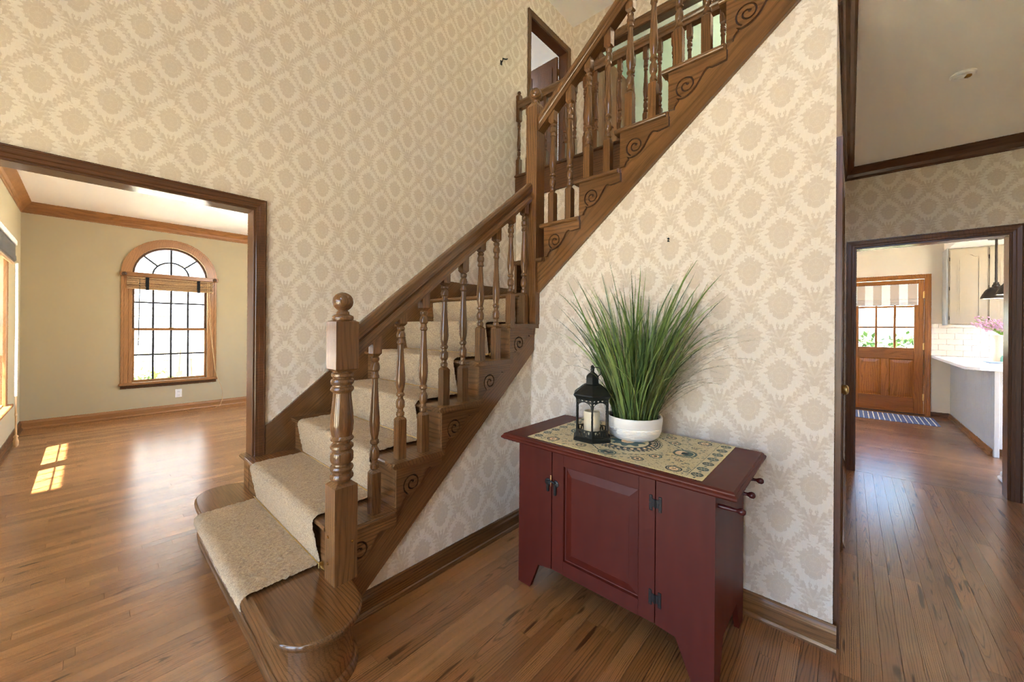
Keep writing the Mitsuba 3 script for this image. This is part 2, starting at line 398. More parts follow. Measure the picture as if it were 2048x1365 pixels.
def plank_uv(rect, rr, along):
    w = (rect[1] - rect[0])/2 if along == 'y' else (rect[3] - rect[2])/2
    k = float(int(rr[0]*9000)); sx = (-1, 1, 1, -1) if along == 'y' else (-1, -1, 1, 1)
    return np.array([[k, e*w] for e in sx]*2)
def inframe(rect):
    best, area = 9e9, 0
    for fx in (0, .5, 1):
        for fy in (0, .25, .5, .75, 1):
            P = np.array([rect[0] + (rect[1]-rect[0])*fx, rect[2] + (rect[3]-rect[2])*fy, -EYE]); c = P @ fw
            if c < .3: continue
            X, Y = 1024 + F*(P @ rt)/c, PY + F*EYE/c
            if -30 < X < 2080 and 0 < Y < 1400: best = min(best, c)
    return best
fl = struct('floor', bx(-7.55, 1.8, -1.85, KY + .012, -.06, -.0042), 'floor_gap', label='glossy brown oak strip floor running through hall, foyer and dining room')
planks = lay(-7.42, -2.93, -.53, 3.4, seed=5) + lay(-2.93, 1.7, -1.7, KY + .01, seed=9)
planks.sort(key=lambda q: inframe(q[0]))
for rect, rr in planks[:290]:
    v, f = plank(*rect); part(fl, 'plank', tm(v, f), 'floor_oak_y', uv=plank_uv(rect, rr, 'y'))
def field(rest, along):
    vs, fs, us = [], [], []
    for i, (rect, rr) in enumerate(rest):
        v, f = plank(*rect); vs.append(v); fs.append(f + 8*i); us.append(plank_uv(rect, rr, along))
    return tm(np.vstack(vs), np.vstack(fs)), np.vstack(us)
m, u = field(planks[290:], 'y'); part(fl, 'plank_field', m, 'floor_oak_y', uv=u, kind='stuff', label='far oak strips of the floor')
kf = struct('floor', bx(-1.7, 3.3, KY + .012, 8.45, -.06, -.0042), 'floor_gap', label='brown wood floor of the kitchen with boards running across')
kp = lay(-1.6, 3.2, KY + .014, 8.36, w=.082, along='x', seed=4); kp.sort(key=lambda q: inframe(q[0]))
for rect, rr in kp[:60]:
    v, f = plank(*rect); part(kf, 'plank', tm(v, f), 'floor_oak_x', uv=plank_uv(rect, rr, 'x'))
m, u = field(kp[60:], 'x'); part(kf, 'plank_field', m, 'floor_oak_x', uv=u, kind='stuff', label='far boards of the kitchen floor')

def holed(x0, x1, z0, z1, holes):
    P = sbox(x0, z0, x1, z1)
    for h in holes: P = P.difference(h if isinstance(h, Polygon) else sbox(*h))
    return P
WP = 'wallpaper'
OPY0, OPY1, OPZ = -.42, .715, 2.03
struct('wall_left', prism(holed(-1.85, 4.52, 0, 5.4, [(OPY0, -1, OPY1, OPZ), (3.50, FL2, 4.28, 4.99)]), 'x', W1-.13, W1), WP, 'tall damask wallpapered wall behind the stairs with the dining room opening')
LB = lambda y: .103 + .859*(y - .80)         # lower stringer's bottom edge
UB = lambda x: 1.503 + .843*(x + 1.536)      # upper stringer's bottom edge
struct('wall_back', prism(Polygon([(WU, 0), (HALL, 0), (HALL, 2.74), (-.11, 2.74), (WU, UB(WU) + .06)]), 'y', W2, W2 + .10), WP, 'damask wallpapered wall behind the red cabinet under the upper stairs')
struct('wall_right', prism(Polygon([(.72, 0), (W2 + .1, 0), (W2 + .1, LB(W2+.1) + .05), (.72, LB(.72) + .08)]), 'x', WU - .10, WU), WP, 'wallpapered wall below the lower flight of stairs')
struct('wall_landing', bx(W1, -.145, 3.26, 3.36, 0, 2.75), WP, 'wallpapered wall behind the stair landing')
struct('wall_hall', prism(holed(W2 + .1, KY, 0, 2.74, [(2.07, -1, 2.86, 1.99)]), 'x', HALL-.10, HALL), WP, 'hall wall with the closet door, seen nearly edge on')
struct('wall_kitchen', prism(holed(-.145, 1.9, 0, 2.74, [(.03, -1, .905, 2.02)]), 'y', KY, KY + .13), WP, 'wallpapered end wall of the hall with the cased kitchen opening')
struct('wall_hall', bx(1.03, 1.13, 2.6, KY, 0, 2.74), WP, 'right wall of the hall, just out of view')
struct('wall_foyer', bx(1.7, 1.8, -1.85, 2.6, 0, 5.4), WP, 'right wall of the foyer, behind the camera')
struct('wall_foyer', bx(1.13, 1.7, 2.5, 2.6, 0, 2.74), WP, 'short return wall of the foyer, out of view')
FW = [(-2.3, .15, -1.75, 2.25), (-1.55, 0.02, -.6, 2.1), (-.4, .15, .15, 2.25), (-.2, 3.0, 1.3, 4.3)]  # unseen window openings added to light the foyer
struct('wall_front', prism(holed(W1 - .13, 1.8, 0, 5.4, FW), 'y', -1.85, -1.7), WP, 'front wall of the foyer with added windows, behind the camera')
struct('ceiling', bx(W1 - .13, 1.8, -1.85, 4.52, 5.4, 5.5), 'paint_white', 'high white ceiling above the stairwell')
# upper floor: ceiling of the hall below
struct('ceiling', prism(Polygon([(-.145, W2), (1.8, W2), (1.8, KY + .13), (W1, KY + .13), (W1, 3.30), (-.145, 3.30)]), 'z', 2.74, 2.76), 'ceiling_hall', 'beige hall ceiling with a recessed light')
struct('floor', prism(Polygon([(-.19, W2), (1.8, W2), (1.8, 5.35), (W1, 5.35), (W1, 3.26), (-.19, 3.26)]), 'z', 2.78, FL2 - .026), 'oak_dark_x', 'upper hall floor behind the balcony railing')
struct('wall_upper', prism(holed(W1, 1.8, FL2 - .05, 5.4, [(-2.476, 0, -.75, 4.935)]), 'y', 4.42, 4.52), WP, 'wallpapered wall at the back of the upper hall')
struct('wall_upper', bx(1.7, 1.8, 2.6, 4.42, 2.74, 5.4), WP, 'right end wall of the upper hall, out of view')
# rooms upstairs
struct('wall_upper', bx(W1, 2.4, 5.35, 5.45, FL2 - .05, 5.4), 'paint_teal', 'pale green back wall of the room beyond the upper hall')
struct('wall_upper', bx(-2.96, W1, 4.52, 5.45, FL2 - .05, 5.4), 'paint_teal', 'left wall of the pale green room')
struct('wall_upper', bx(2.3, 2.4, 4.52, 5.35, FL2 - .05, 5.4), 'paint_teal', 'right wall of the pale green room, out of view')
struct('ceiling', bx(-2.96, 2.4, 4.52, 5.45, 5.4, 5.48), 'paint_white', 'ceiling of the pale green room')
struct('wall_bedroom', bx(-5.4, -2.99, 5.5, 5.6, FL2 - .05, 5.4), 'paint_white', 'white wall seen through the open upper door')
struct('wall_bedroom', prism(holed(2.4, 5.5, FL2 - .05, 5.4, [(3.2, 3.9, 4.0, 4.8)]), 'x', -5.4, -5.3), 'paint_white', 'wall of the upper bedroom with an added window that lights it')  # window opening added to light the bedroom
struct('wall_bedroom', bx(-5.3, -2.99, 2.4, 2.5, FL2 - .05, 5.4), 'paint_white', 'near wall of the upper bedroom')
struct('ceiling', bx(-5.4, -2.99, 2.4, 5.6, 5.4, 5.48), 'paint_white', 'ceiling of the upper bedroom')
struct('floor', bx(-5.4, -2.99, 2.4, 5.6, FL2 - .05, FL2), 'carpet', 'carpeted floor of the upper bedroom')
# dining room
DX, DY, DC = -7.42, -.545, 2.74
AY, ASP, AR = .815, 1.985, .415       # arch centre, spring line, radius of the opening
def archpoly(r, zb, hw=None):
    hw = hw or r; th = np.linspace(0, math.pi, 33)
    return Polygon([(AY - hw, zb), (AY + hw, zb)] + [(AY + r*math.cos(t), ASP + r*math.sin(t)) for t in th])
struct('wall_dining', prism(holed(-.68, 3.4, 0, DC, [archpoly(AR, .46)]), 'x', DX - .14, DX), 'paint_green', 'sage green far wall of the dining room with the arched window')
WG = [(-6.06, .49, -5.24, 1.95), (-5.12, .49, -4.30, 1.95)]
struct('wall_dining', prism(holed(DX - .14, W1 - .13, 0, DC, WG), 'y', DY - .15, DY), 'paint_green', 'sage green front wall of the dining room at the left edge')
struct('wall_dining', prism(holed(DX - .14, W1 - .13, 0, DC, [(-6.0, .5, -4.8, 2.0)]), 'y', 3.4, 3.5), 'paint_green', 'back wall of the dining room, out of view')  # unseen window opening added to light the dining room
struct('ceiling', bx(DX - .14, W1 - .13, DY - .15, 3.5, DC, DC + .1), 'paint_white', 'white dining room ceiling')
# kitchen
KF = 8.33
struct('wall_kitchen', prism(holed(-1.7, 3.3, 0, 2.74, [(-.09, -1, .84, 2.06)]), 'y', KF, KF + .12), 'paint_cream', 'cream far wall of the kitchen with the wooden door')
struct('wall_kitchen', prism(holed(KY + .13, KF, 0, 2.74, [(5.4, .95, 7.0, 2.1)]), 'x', -1.7, -1.6), 'paint_cream', 'left wall of the kitchen, out of view')  # unseen window opening added to brighten the kitchen
struct('wall_kitchen', bx(3.2, 3.3, KY + .13, KF, 0, 2.74), 'paint_cream', 'right wall of the kitchen, out of view')
struct('wall_kitchen', bx(.995, 1.12, KY + .13, 5.20, 0, 2.74), 'paint_cream', 'short cream wall stub inside the kitchen opening')
struct('ceiling', bx(-1.7, 3.3, KY + .13, KF + .12, 2.74, 2.80), 'paint_white', 'kitchen ceiling')
struct('ceiling', bx(1.02, 3.2, 5.6, KF, 2.42, 2.735), 'paint_white', 'lowered white kitchen ceiling above the cabinets')

# ------------------------------------------------------------------ trim, casings, baseboards
def casing_prof(w, t):       # across width w, thickness t: a plain stepped colonial casing
    return [(0, 0), (w, 0), (w, t), (w*.86, t), (w*.80, t*.78), (w*.42, t*.68), (w*.30, t*.55), (w*.06, t*.5), (0, t*.35)]
def frame_path(pts, prof, axis, base, sgn):
    """mitred moulding round a polyline in a wall plane. pts: (a, z) along the inner edge; prof: (across outward, out of wall)"""
    P = np.array(pts, float); n = len(P); dirs = [(P[i+1]-P[i])/np.linalg.norm(P[i+1]-P[i]) for i in range(n-1)]
    nor = [np.array([-d[1], d[0]]) for d in dirs]
    v, m = [], len(prof)
    for i in range(n):
        if i == 0: o = nor[0]
        elif i == n-1: o = nor[-1]
        else: o = (nor[i-1] + nor[i]); o = o / (o @ nor[i])
        for w, t in prof:
            q = P[i] + o*w
            v.append([base + sgn*t, q[0], q[1]] if axis == 'x' else [q[0], base + sgn*t, q[1]])
    f = []
    for i in range(n-1):
        for k in range(m):
            a, b, c, d = i*m+k, i*m+(k+1) % m, (i+1)*m+(k+1) % m, (i+1)*m+k
            f += [[a, b, c], [a, c, d]]
    for e, s in ((0, 1), (n-1, -1)):
        c = len(v); v.append(np.mean(v[e*m:(e+1)*m], 0).tolist())
        for k in range(m):
            f.append([c, e*m+k, e*m+(k+1) % m][::s])
    M = tm(v, f)
    if M.volume < 0: M.invert()
    return M
# dining opening: casing on the foyer side, jambs, head
t1 = struct('trim_1', None, label='dark brown oak casing round the dining room opening')
part(t1, 'casing', frame_path([(OPY1, 2*R), (OPY1, OPZ), (OPY0, OPZ), (OPY0, 0)][::1], [(-w, t) for w, t in casing_prof(.058, .02)], 'x', W1, 1), 'oak_dark_y')
part(t1, 'jamb', bb(W1 - .132, W1 + .001, OPY1 - .012, OPY1 + .004, 2*R, OPZ), 'oak_dark_z')
part(t1, 'jamb', bb(W1 - .132, W1 + .001, OPY0 - .004, OPY0 + .012, 0, OPZ), 'oak_dark_z')
part(t1, 'head', bb(W1 - .132, W1 + .001, OPY0, OPY1, OPZ - .012, OPZ + .004), 'oak_dark_y')
def crown(prof_w, prof_h, p0, p1, side):
    pr = [(0, 0), (prof_w, 0), (prof_w, -.012), (prof_w*.82, -prof_h*.22), (prof_w*.60, -prof_h*.40), (prof_w*.34, -prof_h*.56), (prof_w*.22, -prof_h*.80), (prof_w*.12, -prof_h*.86), (prof_w*.12, -prof_h), (0, -prof_h)]
    return shear_sweep([(side*a, b) for a, b in pr], p0, p1)
t2 = struct('trim_2', None, label='oak crown moulding of the dining room')
part(t2, 'crown', crown(.085, .13, (DX, DY, DC), (DX, 3.4, DC), 1), 'oak_gold_y')
part(t2, 'crown', crown(.085, .13, (DX, DY, DC), (W1 - .13, DY, DC), -1), 'oak_gold_y')
t3 = struct('trim_3', None, label='dark oak crown moulding of the hall')
part(t3, 'crown', crown(.065, .10, (HALL, W2 + .1, 2.74), (HALL, KY, 2.74), 1), 'oak_dark_y')
part(t3, 'crown', crown(.065, .10, (HALL, KY, 2.74), (1.03, KY, 2.74), 1), 'oak_dark_x')
part(t3, 'crown', crown(.065, .10, (1.03, KY, 2.74), (1.03, 2.6, 2.74), 1), 'oak_dark_y')
t4 = struct('trim_4', None, label='dark oak casing round the kitchen opening')
part(t4, 'casing', frame_path([(.03, 0), (.03, 2.02), (.905, 2.02), (.905, 0)], [(w, t) for w, t in casing_prof(.058, .02)], 'y', KY, -1), 'oak_dark_z')
part(t4, 'jamb', bb(.026, .042, KY - .001, KY + .132, 0, 2.02), 'oak_dark_z'); part(t4, 'jamb', bb(.893, .909, KY - .001, KY + .132, 0, 2.02), 'oak_dark_z')
part(t4, 'head', bb(.03, .905, KY - .001, KY + .132, 2.006, 2.024), 'oak_dark_x')
def base_prof(h): return [(0, 0), (.030, 0), (.030, .008), (.024, .018), (.018, .022), (.018, h - .028), (.012, h - .018), (.010, h - .006), (.006, h), (0, h)]
def basebd(name, p0, p1, side, mat, label, h=.10):
    return struct(name, shear_sweep([(side*a, b) for a, b in base_prof(h)], p0, p1), mat, label)
basebd('baseboard_stair', (WU, .72, 0), (WU, W2, 0), 1, 'oak_y', 'oak baseboard below the lower flight of stairs')
basebd('baseboard_back', (WU, W2, 0), (HALL + .012, W2, 0), 1, 'oak_x', 'oak baseboard behind the red cabinet')
basebd('baseboard_hall', (HALL, 2.95, 0), (HALL, KY - .02, 0), 1, 'oak_dark_y', 'dark oak baseboard beyond the closet door')
basebd('baseboard_dining', (DX, DY, 0), (DX, 3.4, 0), 1, 'oak_gold_y', 'oak baseboard under the arched window')
basebd('baseboard_dining', (DX, DY, 0), (W1 - .13, DY, 0), -1, 'oak_dark_x', 'oak baseboard on the dining room front wall')
basebd('baseboard_kitchen', (.90, KF, 0), (1.09, KF, 0), 1, 'oak_dark_x', 'brown baseboard between the kitchen door and the peninsula', .07)
basebd('baseboard_kitchen', (1.09, 6.12, 0), (1.09, KF, 0), -1, 'oak_y', 'light brown baseboard along the grey peninsula', .07)
wb = struct('baseboard_kitchen', cat(bb(.955, 1.0, KY + .16, 5.24, 0, .035, .01), bb(.968, 1.0, KY + .16, 5.23, .03, .075, .008), bb(.98, 1.0, KY + .16, 5.22, .07, .105, .008)), 'white_gloss', 'white stepped baseboard inside the kitchen opening')
# closet door in the hall wall
d2 = struct('door_2', None, label='dark wooden closet door with brass knob in the hall wall')
part(d2, 'casing', frame_path([(2.07, 0), (2.07, 1.99), (2.86, 1.99), (2.86, 0)], [(w, t) for w, t in casing_prof(.065, .02)], 'x', HALL, 1), 'oak_dark_z')
part(d2, 'slab', bb(HALL - .06, HALL - .022, 2.075, 2.855, .01, 1.985), 'oak_dark_z')
for i in range(2):
    for z0, z1 in ((.25, .85), (1.05, 1.85)):
        part(d2, 'panel', bb(HALL - .03, HALL - .015, 2.17 + i*.33, 2.17 + i*.33 + .26, z0, z1, .006), 'oak_dark_z')
kn = part(d2, 'knob', axis_lathe([(.0, 0), (.028, 0), (.028, .005), (.011, .008), (.010, .028), (.022, .034), (.028, .045), (.027, .056), (.018, .064), (.001, .066)], (HALL - .022, 2.80, .945), (1, 0, 0)), 'brass', 40, label='round brass knob')
part(d2, 'latch_plate', bb(HALL - .024, HALL - .018, 2.83, 2.855, .91, .985, .002), 'brass')
for z in (.3, 1.75): part(d2, 'hinge', bb(HALL - .024, HALL - .012, 2.072, 2.088, z, z + .09, .002), 'brass_old')
# upper doorway in the left wall, door folded into the room
d3 = struct('door_3', None, label='open dark panelled door in the upper doorway of the left wall')
part(d3, 'casing', frame_path([(4.28, FL2), (4.28, 4.99), (3.50, 4.99), (3.50, FL2)], [(-w, t) for w, t in casing_prof(.06, .02)], 'x', W1, 1), 'oak_z')
for y0, y1 in ((3.496, 3.512), (4.268, 4.284)): part(d3, 'jamb', bb(W1 - .132, W1 + .001, y0, y1, FL2, 4.99), 'oak_dark_z')
part(d3, 'head', bb(W1 - .132, W1 + .001, 3.50, 4.28, 4.976, 4.994), 'oak_dark_y')
part(d3, 'slab', bb(W1 - .90, W1 - .135, 4.225, 4.262, FL2 + .01, 4.965), 'oak_dark_z')
for x0 in (W1 - .82, W1 - .46):
    for z0, z1 in ((FL2 + .2, FL2 + .85), (FL2 + 1.05, FL2 + 1.85)): part(d3, 'panel', bb(x0, x0 + .26, 4.212, 4.23, z0, z1, .008), 'oak_dark_z')
for z in (FL2 + .3, FL2 + 1.72): part(d3, 'hinge', bb(W1 - .14, W1 - .126, 4.24, 4.27, z, z + .09, .002), 'brass_old')
# wide cased opening and open door at the back of the upper hall
t5 = struct('trim_5', None, label='oak casing of the wide opening in the upper hall')
part(t5, 'casing', frame_path([(-2.476, FL2), (-2.476, 4.935), (-.75, 4.935), (-.75, FL2)], [(w, t) for w, t in casing_prof(.095, .022)], 'y', 4.42, -1), 'oak_x')
part(t5, 'jamb', bb(-2.48, -2.464, 4.419, 4.522, FL2, 4.935), 'oak_dark_z'); part(t5, 'head', bb(-2.476, -.75, 4.419, 4.522, 4.92, 4.94), 'oak_dark_x')
d4 = struct('door_4', None, label='dark door standing open beyond the upper hall')
part(d4, 'slab', bb(-2.505, -2.468, 4.53, 5.27, FL2 + .01, 4.93), 'oak_dark_z')
for z0, z1 in ((FL2 + .2, FL2 + .85), (FL2 + 1.05, FL2 + 1.8)):
    for y0 in (4.60, 4.94): part(d4, 'panel', bb(-2.47, -2.456, y0, y0 + .26, z0, z1, .006), 'oak_dark_z')
# ------------------------------------------------------------------ staircase
st = thing('staircase', 'oak staircase turning at a landing, with carved scroll brackets under its treads', 'staircase')
RET, FACE = -1.55, -1.575           # lower flight: tread returns, stringer face
URET, UFACE = 1.94, 1.965           # upper flight
def nosed(front, back, z, t=.027, n=6):
    """tread profile (run, z) with a bullnose at its front"""
    th = np.linspace(-math.pi/2, math.pi/2, n); r = t/2
    return [(back, z - t), ] + [(front + r - r*math.cos(a), z - r + r*math.sin(a)) for a in th] + [(back, z)]
# step 1: long starting step with rounded ends
right = spline([(-1.766, .420), (-1.616, .417), (-1.506, .417), (-1.433, .423), (-1.394, .438), (-1.356, .467), (-1.330, .503), (-1.315, .55), (-1.319, .613), (-1.352, .672), (-1.406, .715), (-1.462, .735), (-1.54, .745)], 6)
left = spline([(-3.05, .722), (-3.085, .66), (-3.096, .60), (-3.084, .515), (-3.025, .462), (-2.948, .432), (-2.80, .420)], 6)
out1 = Polygon([tuple(q) for q in right] + [(-1.60, .76), (-2.84, .76), (-2.84, .722)] + [tuple(q) for q in left]).buffer(0)
def layered(poly, zs):
    """stack of inset outlines: [(inset, z)] -> closed loft of the same vertex count"""
    rings = []
    N = 180
    for ins, z in zs:
        p = poly.buffer(-ins, join_style=1) if ins > 0 else poly
        c = np.array(p.exterior.coords); s = Polygon(c).exterior
        if not s.is_ccw: s = LineString(c[::-1])
        # start each ring from the point nearest to a fixed corner
        L = s.length; s0 = LineString(s.coords).project(Point(-2.84, .76))
        rings.append([(*LineString(s.coords).interpolate((s0 + L*i/N) % L).coords[0], z) for i in range(N)])
    v = np.vstack(rings); f = []
    for j in range(len(rings) - 1):
        for i in range(N):
            a, b, c2, d = j*N+i, j*N+(i+1) % N, (j+1)*N+(i+1) % N, (j+1)*N+i
            f += [[a, b, c2], [a, c2, d]]
    return tm(v, f)
Rz = R
tread1 = cat(layered(out1, [(.020, Rz-.031), (.006, Rz-.028), (0, Rz-.018), (.001, Rz-.008), (.006, Rz-.002), (.012, Rz)]), prism(out1.buffer(-.012), 'z', Rz - .03, Rz))
part(st, 'tread', tread1, 'oak_x', 35, label='long starting step with rounded ends')
base1 = out1.buffer(-.032)
part(st, 'riser', prism(base1, 'z', 0, Rz - .029), 'oak_x', 30)
part(st, 'cove', layered(out1.buffer(-.014), [(.018, Rz-.048), (.012, Rz-.038), (0, Rz-.031), (.02, Rz-.029)]), 'oak_x', 40)
part(st, 'shoe_moulding', layered(base1.buffer(.019), [(0, .001), (0, .010), (.005, .021), (.012, .027), (.019, .029), (.03, .029)]), 'oak_x', 40, label='rounded shoe moulding round the starting step')
# lower treads 2..6 and risers
for k in range(2, 7):
    x0 = W1 + .02 if k > 2 else W1 - .02
    back = NY(k) + G + .03
    part(st, 'tread', prism(nosed(NY(k), back, k*R), 'x', x0, RET + .012) if k > 2 else cat(prism(nosed(NY(k), back, k*R), 'x', x0, -1.646), bx(-1.646, RET - .004, .765, back, k*R - .027, k*R)), 'oak_x', 35)
    part(st, 'tread_return', prism([(RET - .0135 + .0135*math.cos(a), k*R - .0135 + .0135*math.sin(a)) for a in np.linspace(-math.pi/2, math.pi/2, 7)] + [(RET - .06, k*R), (RET - .06, k*R - .027)], 'y', NY(k) if k > 2 else .765, NY(k) + G + .022), 'oak_y', 35)
    part(st, 'riser', bx(W1 + .02 if k > 2 else W1 - .01, FACE + .001, NY(k) + .03, NY(k) + .05, (k-1)*R, k*R - .026), 'oak_x')
part(st, 'riser', bx(W1 + .02, FACE + .001, NY(7) + .03, NY(7) + .05, 6*R, 7*R - .027), 'oak_x')
part(st, 'tread_end', cat(bb(W1 - .135, W1 - .018, NY(2), NY(2) + .06, 2*R - .027, 2*R, .010), bx(W1 - .13, W1 - .02, NY(2) + .03, NY(2) + .05, R, 2*R - .026)), 'oak_x', label='end of the second tread below the opening casing')
# landing
part(st, 'landing', cat(prism(nosed(NY(7), 3.26, 7*R), 'x', W1, -1.535)), 'oak_x', 35)
# stringers
def saw(f0, k0, k1, sgn=1):
    pts = []
    for k in range(k0, k1 + 1):
        pts += [(f0(k) + .031, (k-1)*R - .0), (f0(k) + .031, k*R - .026)]
    return pts
lo = [(NY(2) + .031, R)] + saw(NY, 2, 6) + [(NY(7) + .028, 6*R - .026), (1.99, 6*R - .026), (1.99, LB(1.99)), (.80, LB(.80)), (.735, LB(.735)), (NY(2) + .031, .02)]
part(st, 'stringer', prism(lo, 'x', FACE - .022, FACE), 'oak_low', label='outer stringer of the lower flight')
uppts = [(-1.535, 7*R - .02)] + [(-1.535, 8*R - .026)] + saw(NX, 9, 14)[:-1] + [(NX(14) + .031, 13.85*R), (-.06, 13.85*R), (-.06, UB(-.06)), (-1.535, UB(-1.535))]
part(st, 'stringer', prism(Polygon(uppts).buffer(0), 'y', UFACE, UFACE + .024), 'oak_upp', label='outer stringer of the upper flight')
# upper treads, risers
for k in range(8, 14):
    x0 = NX(k)
    part(st, 'tread', prism(nosed(x0, x0 + G + .03, k*R), 'y', URET + .012, 3.2), 'oak_y', 35)
    part(st, 'tread_return', shear_sweep([(-(URET + .0135 - .0135*math.cos(a)) , k*R - .0135 + .0135*math.sin(a)) for a in np.linspace(-math.pi/2, math.pi/2, 7)] + [(-(URET + .06), k*R), (-(URET + .06), k*R - .027)], (-1.53 if k == 8 else x0, 0, 0), (x0 + G + .022, 0, 0)), 'oak_x', 35)
    part(st, 'riser', bx(x0 + .03, x0 + .05, UFACE - .001, 3.2, (k-1)*R, k*R - .026), 'oak_y')
part(st, 'riser', bx(NX(14) + .03, NX(14) + .05, UFACE - .001, 3.2, 13*R, FL2 - .03), 'oak_y')
# carved scroll brackets: outline and spiral groove, u along the run, v downwards
def spiral(c, r0, r1, turns, a0, n=60, sgn=-1):
    t = np.linspace(0, 1, n); r = r0 + (r1 - r0)*t; a = a0 + sgn*2*math.pi*turns*t
    return np.c_[c[0] + r*np.cos(a), c[1] + r*np.sin(a)]
lowcurve = spline([(.262, .046), (.205, .052), (.190, .046), (.176, .048), (.163, .062), (.145, .090), (.122, .122), (.092, .142), (.060, .148), (.040, .142), (.047, .153), (.040, .160), (.030, .172), (.026, .188)], 5)
BR = Polygon([(0, 0), (.262, 0), (.262, .044)] + [tuple(q) for q in lowcurve] + [(.0, .188)]).buffer(0)
sp = spiral((.086, .096), .050, .010, 1.55, math.radians(120), sgn=1)
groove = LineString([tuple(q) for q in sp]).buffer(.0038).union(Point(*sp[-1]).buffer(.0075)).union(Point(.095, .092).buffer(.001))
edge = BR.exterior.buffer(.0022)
BT = BR.difference(groove); LC = LineString([tuple(q) for q in lowcurve]).buffer(.0028).difference(BR.buffer(-.0005)).union(LineString([(.262, .0), (.262, .046)]).buffer(.0025).difference(BR.buffer(-.0005)))  # LC is the strip for the painted shadow line along the bracket edge
def bracket(bpoly, tpoly, place):
    m = cat(prism(bpoly, 'z', 0, .003), prism(tpoly, 'z', .003, .013)) if tpoly is not None else prism(bpoly, 'z', .0032, .0042)
    v = np.array(m.vertices); v = np.array([place(*q) for q in v]); m = tm(v, m.faces)
    if m.volume < 0: m.invert()
    return m
for k in range(2, 7):
    y0, z0 = NY(k) + .031, k*R - .027
    u1 = .262 if k < 6 else .235
    clip = sbox(0, 0, u1, .19 if k > 2 else .185)
    b_ = part(st, 'scroll_bracket', bracket(BR.intersection(clip), BT.intersection(clip), lambda u, v, w: (FACE + w, y0 + u, z0 - v)), 'oak_y')
    part(b_, 'shade_line', bracket(LC.intersection(clip), None, lambda u, v, w: (FACE + w - .003, y0 + u, z0 - v)), 'oak_shade')  # dark strip painted as the shadow line of the bracket edge
    part(b_, 'scroll_shade', bracket(groove.intersection(clip), None, lambda u, v, w: (FACE + w, y0 + u, z0 - v)), 'oak_shade')  # groove floor painted dark, standing in for its shade
for k in range(8, 14):
    x0, z0 = NX(k) + .031, k*R - .027
    if k == 8: 
        continue
    b_ = part(st, 'scroll_bracket', bracket(BR, BT, lambda u, v, w: (x0 + u, UFACE - w, z0 - v)), 'oak_x')
    part(b_, 'shade_line', bracket(LC, None, lambda u, v, w: (x0 + u, UFACE - w + .003, z0 - v)), 'oak_shade')  # same painted shadow line for the upper flight
    part(b_, 'scroll_shade', bracket(groove, None, lambda u, v, w: (x0 + u, UFACE - w, z0 - v)), 'oak_shade')  # shade painted into the spiral groove
# wall skirt along the left wall and landing skirts
NL = lambda y: 2*R + (y - NY(2))*R/G
part(st, 'wall_skirt', prism([(OPY1 + .06, NL(OPY1 + .06) + .09), (2.07, NL(2.07) + .09), (2.07, 7*R + .19), (3.26, 7*R + .19), (3.26, 7*R - .02), (2.1, 7*R - .02), (2.0, 6*R - .25), (OPY1 + .06, R)], 'x', W1, W1 + .022), 'oak_low', label='dark oak skirt along the left wall')
part(st, 'wall_skirt', bb(W1 + .022, -1.77, 3.238, 3.26, 7*R, 7*R + .18), 'oak_x')

# ------------------------------------------------------------------ railing: newels, balusters, handrails
rl = thing('stair_railing', 'turned oak stair railing with ball-topped newel posts and sloping handrails', 'railing')
SHAPE = [(0, .012), (.015, .019), (.045, .019), (.06, .0135), (.085, .0135), (.10, .0185), (.12, .0205), (.165, .0205), (.185, .0175), (.20, .0125), (.22, .0125), (.235, .0195), (.255, .0195), (.27, .014), (.29, .0155), (.34, .0205), (.40, .0225), (.46, .0215), (.58, .0175), (.74, .0135), (.80, .013), (.812, .0185), (.83, .0185), (.845, .0145), (.865, .0145), (.88, .0200), (.91, .0208), (.935, .018), (.948, .0132), (.965, .0185), (.985, .0185), (1.0, .012)]
def sq(w, z0, z1, ct, cb, xs=1.0):
    """square block, chamfered pyramid shoulders of height ct on top and cb at its bottom"""
    h, i = w/2, w*.29; P = []
    if cb: P += [(i, z0), (h, z0 + cb)]
    else: P += [(h, z0)]
    P += [(h, z1 - ct), (i, z1)] if ct else [(h, z1)]
    v = []
    for r, z in P: v += [(-r, -r, z), (r, -r, z), (r, r, z), (-r, r, z)]
    f = []; n = len(P)
    for j in range(n - 1):
        for q in range(4):
            a, b, c, d = j*4+q, j*4+(q+1) % 4, (j+1)*4+(q+1) % 4, (j+1)*4+q
            f += [[a, b, c], [a, c, d]]
    f += [[2, 1, 0], [3, 2, 0], [4*n-4, 4*n-3, 4*n-2], [4*n-4, 4*n-2, 4*n-1]]
    return tm(v, f)
def dense(shape, L, z0, n=4):
    P = [(r, z0 + t*L) for t, r in shape]; return P
def baluster(w, b0, turn, top, slope=0, axis='y'):
    """b0: height of the lower block, turn: turned length, top: full height; the top end is cut on the rail's slope"""
    tb = sq(w, b0 + turn, top, 0, .012)
    v = np.array(tb.vertices); m = v[:, 2] > top - 1e-6; v[m, 2] += slope*v[m, 1 if axis == 'y' else 0]
    return cat(sq(w, 0, b0, .012, 0), lathe(dense(SHAPE, turn, b0), 14), tm(v, tb.faces))
SW = .0425
protos = {}
def place_baluster(par, kind, mesh_fn, x, y, z, mat='oak_z'):
    if (par, kind) not in protos:
        key = num(par + '__baluster'); put(key, mesh_fn(), mat, 32); protos[(par, kind)] = key
        scene[key]['to_world'] = T().translate([x, y, z])
    else: copy_part(par, 'baluster', protos[(par, kind)], T().translate([x, y, z]))
SL = .8175
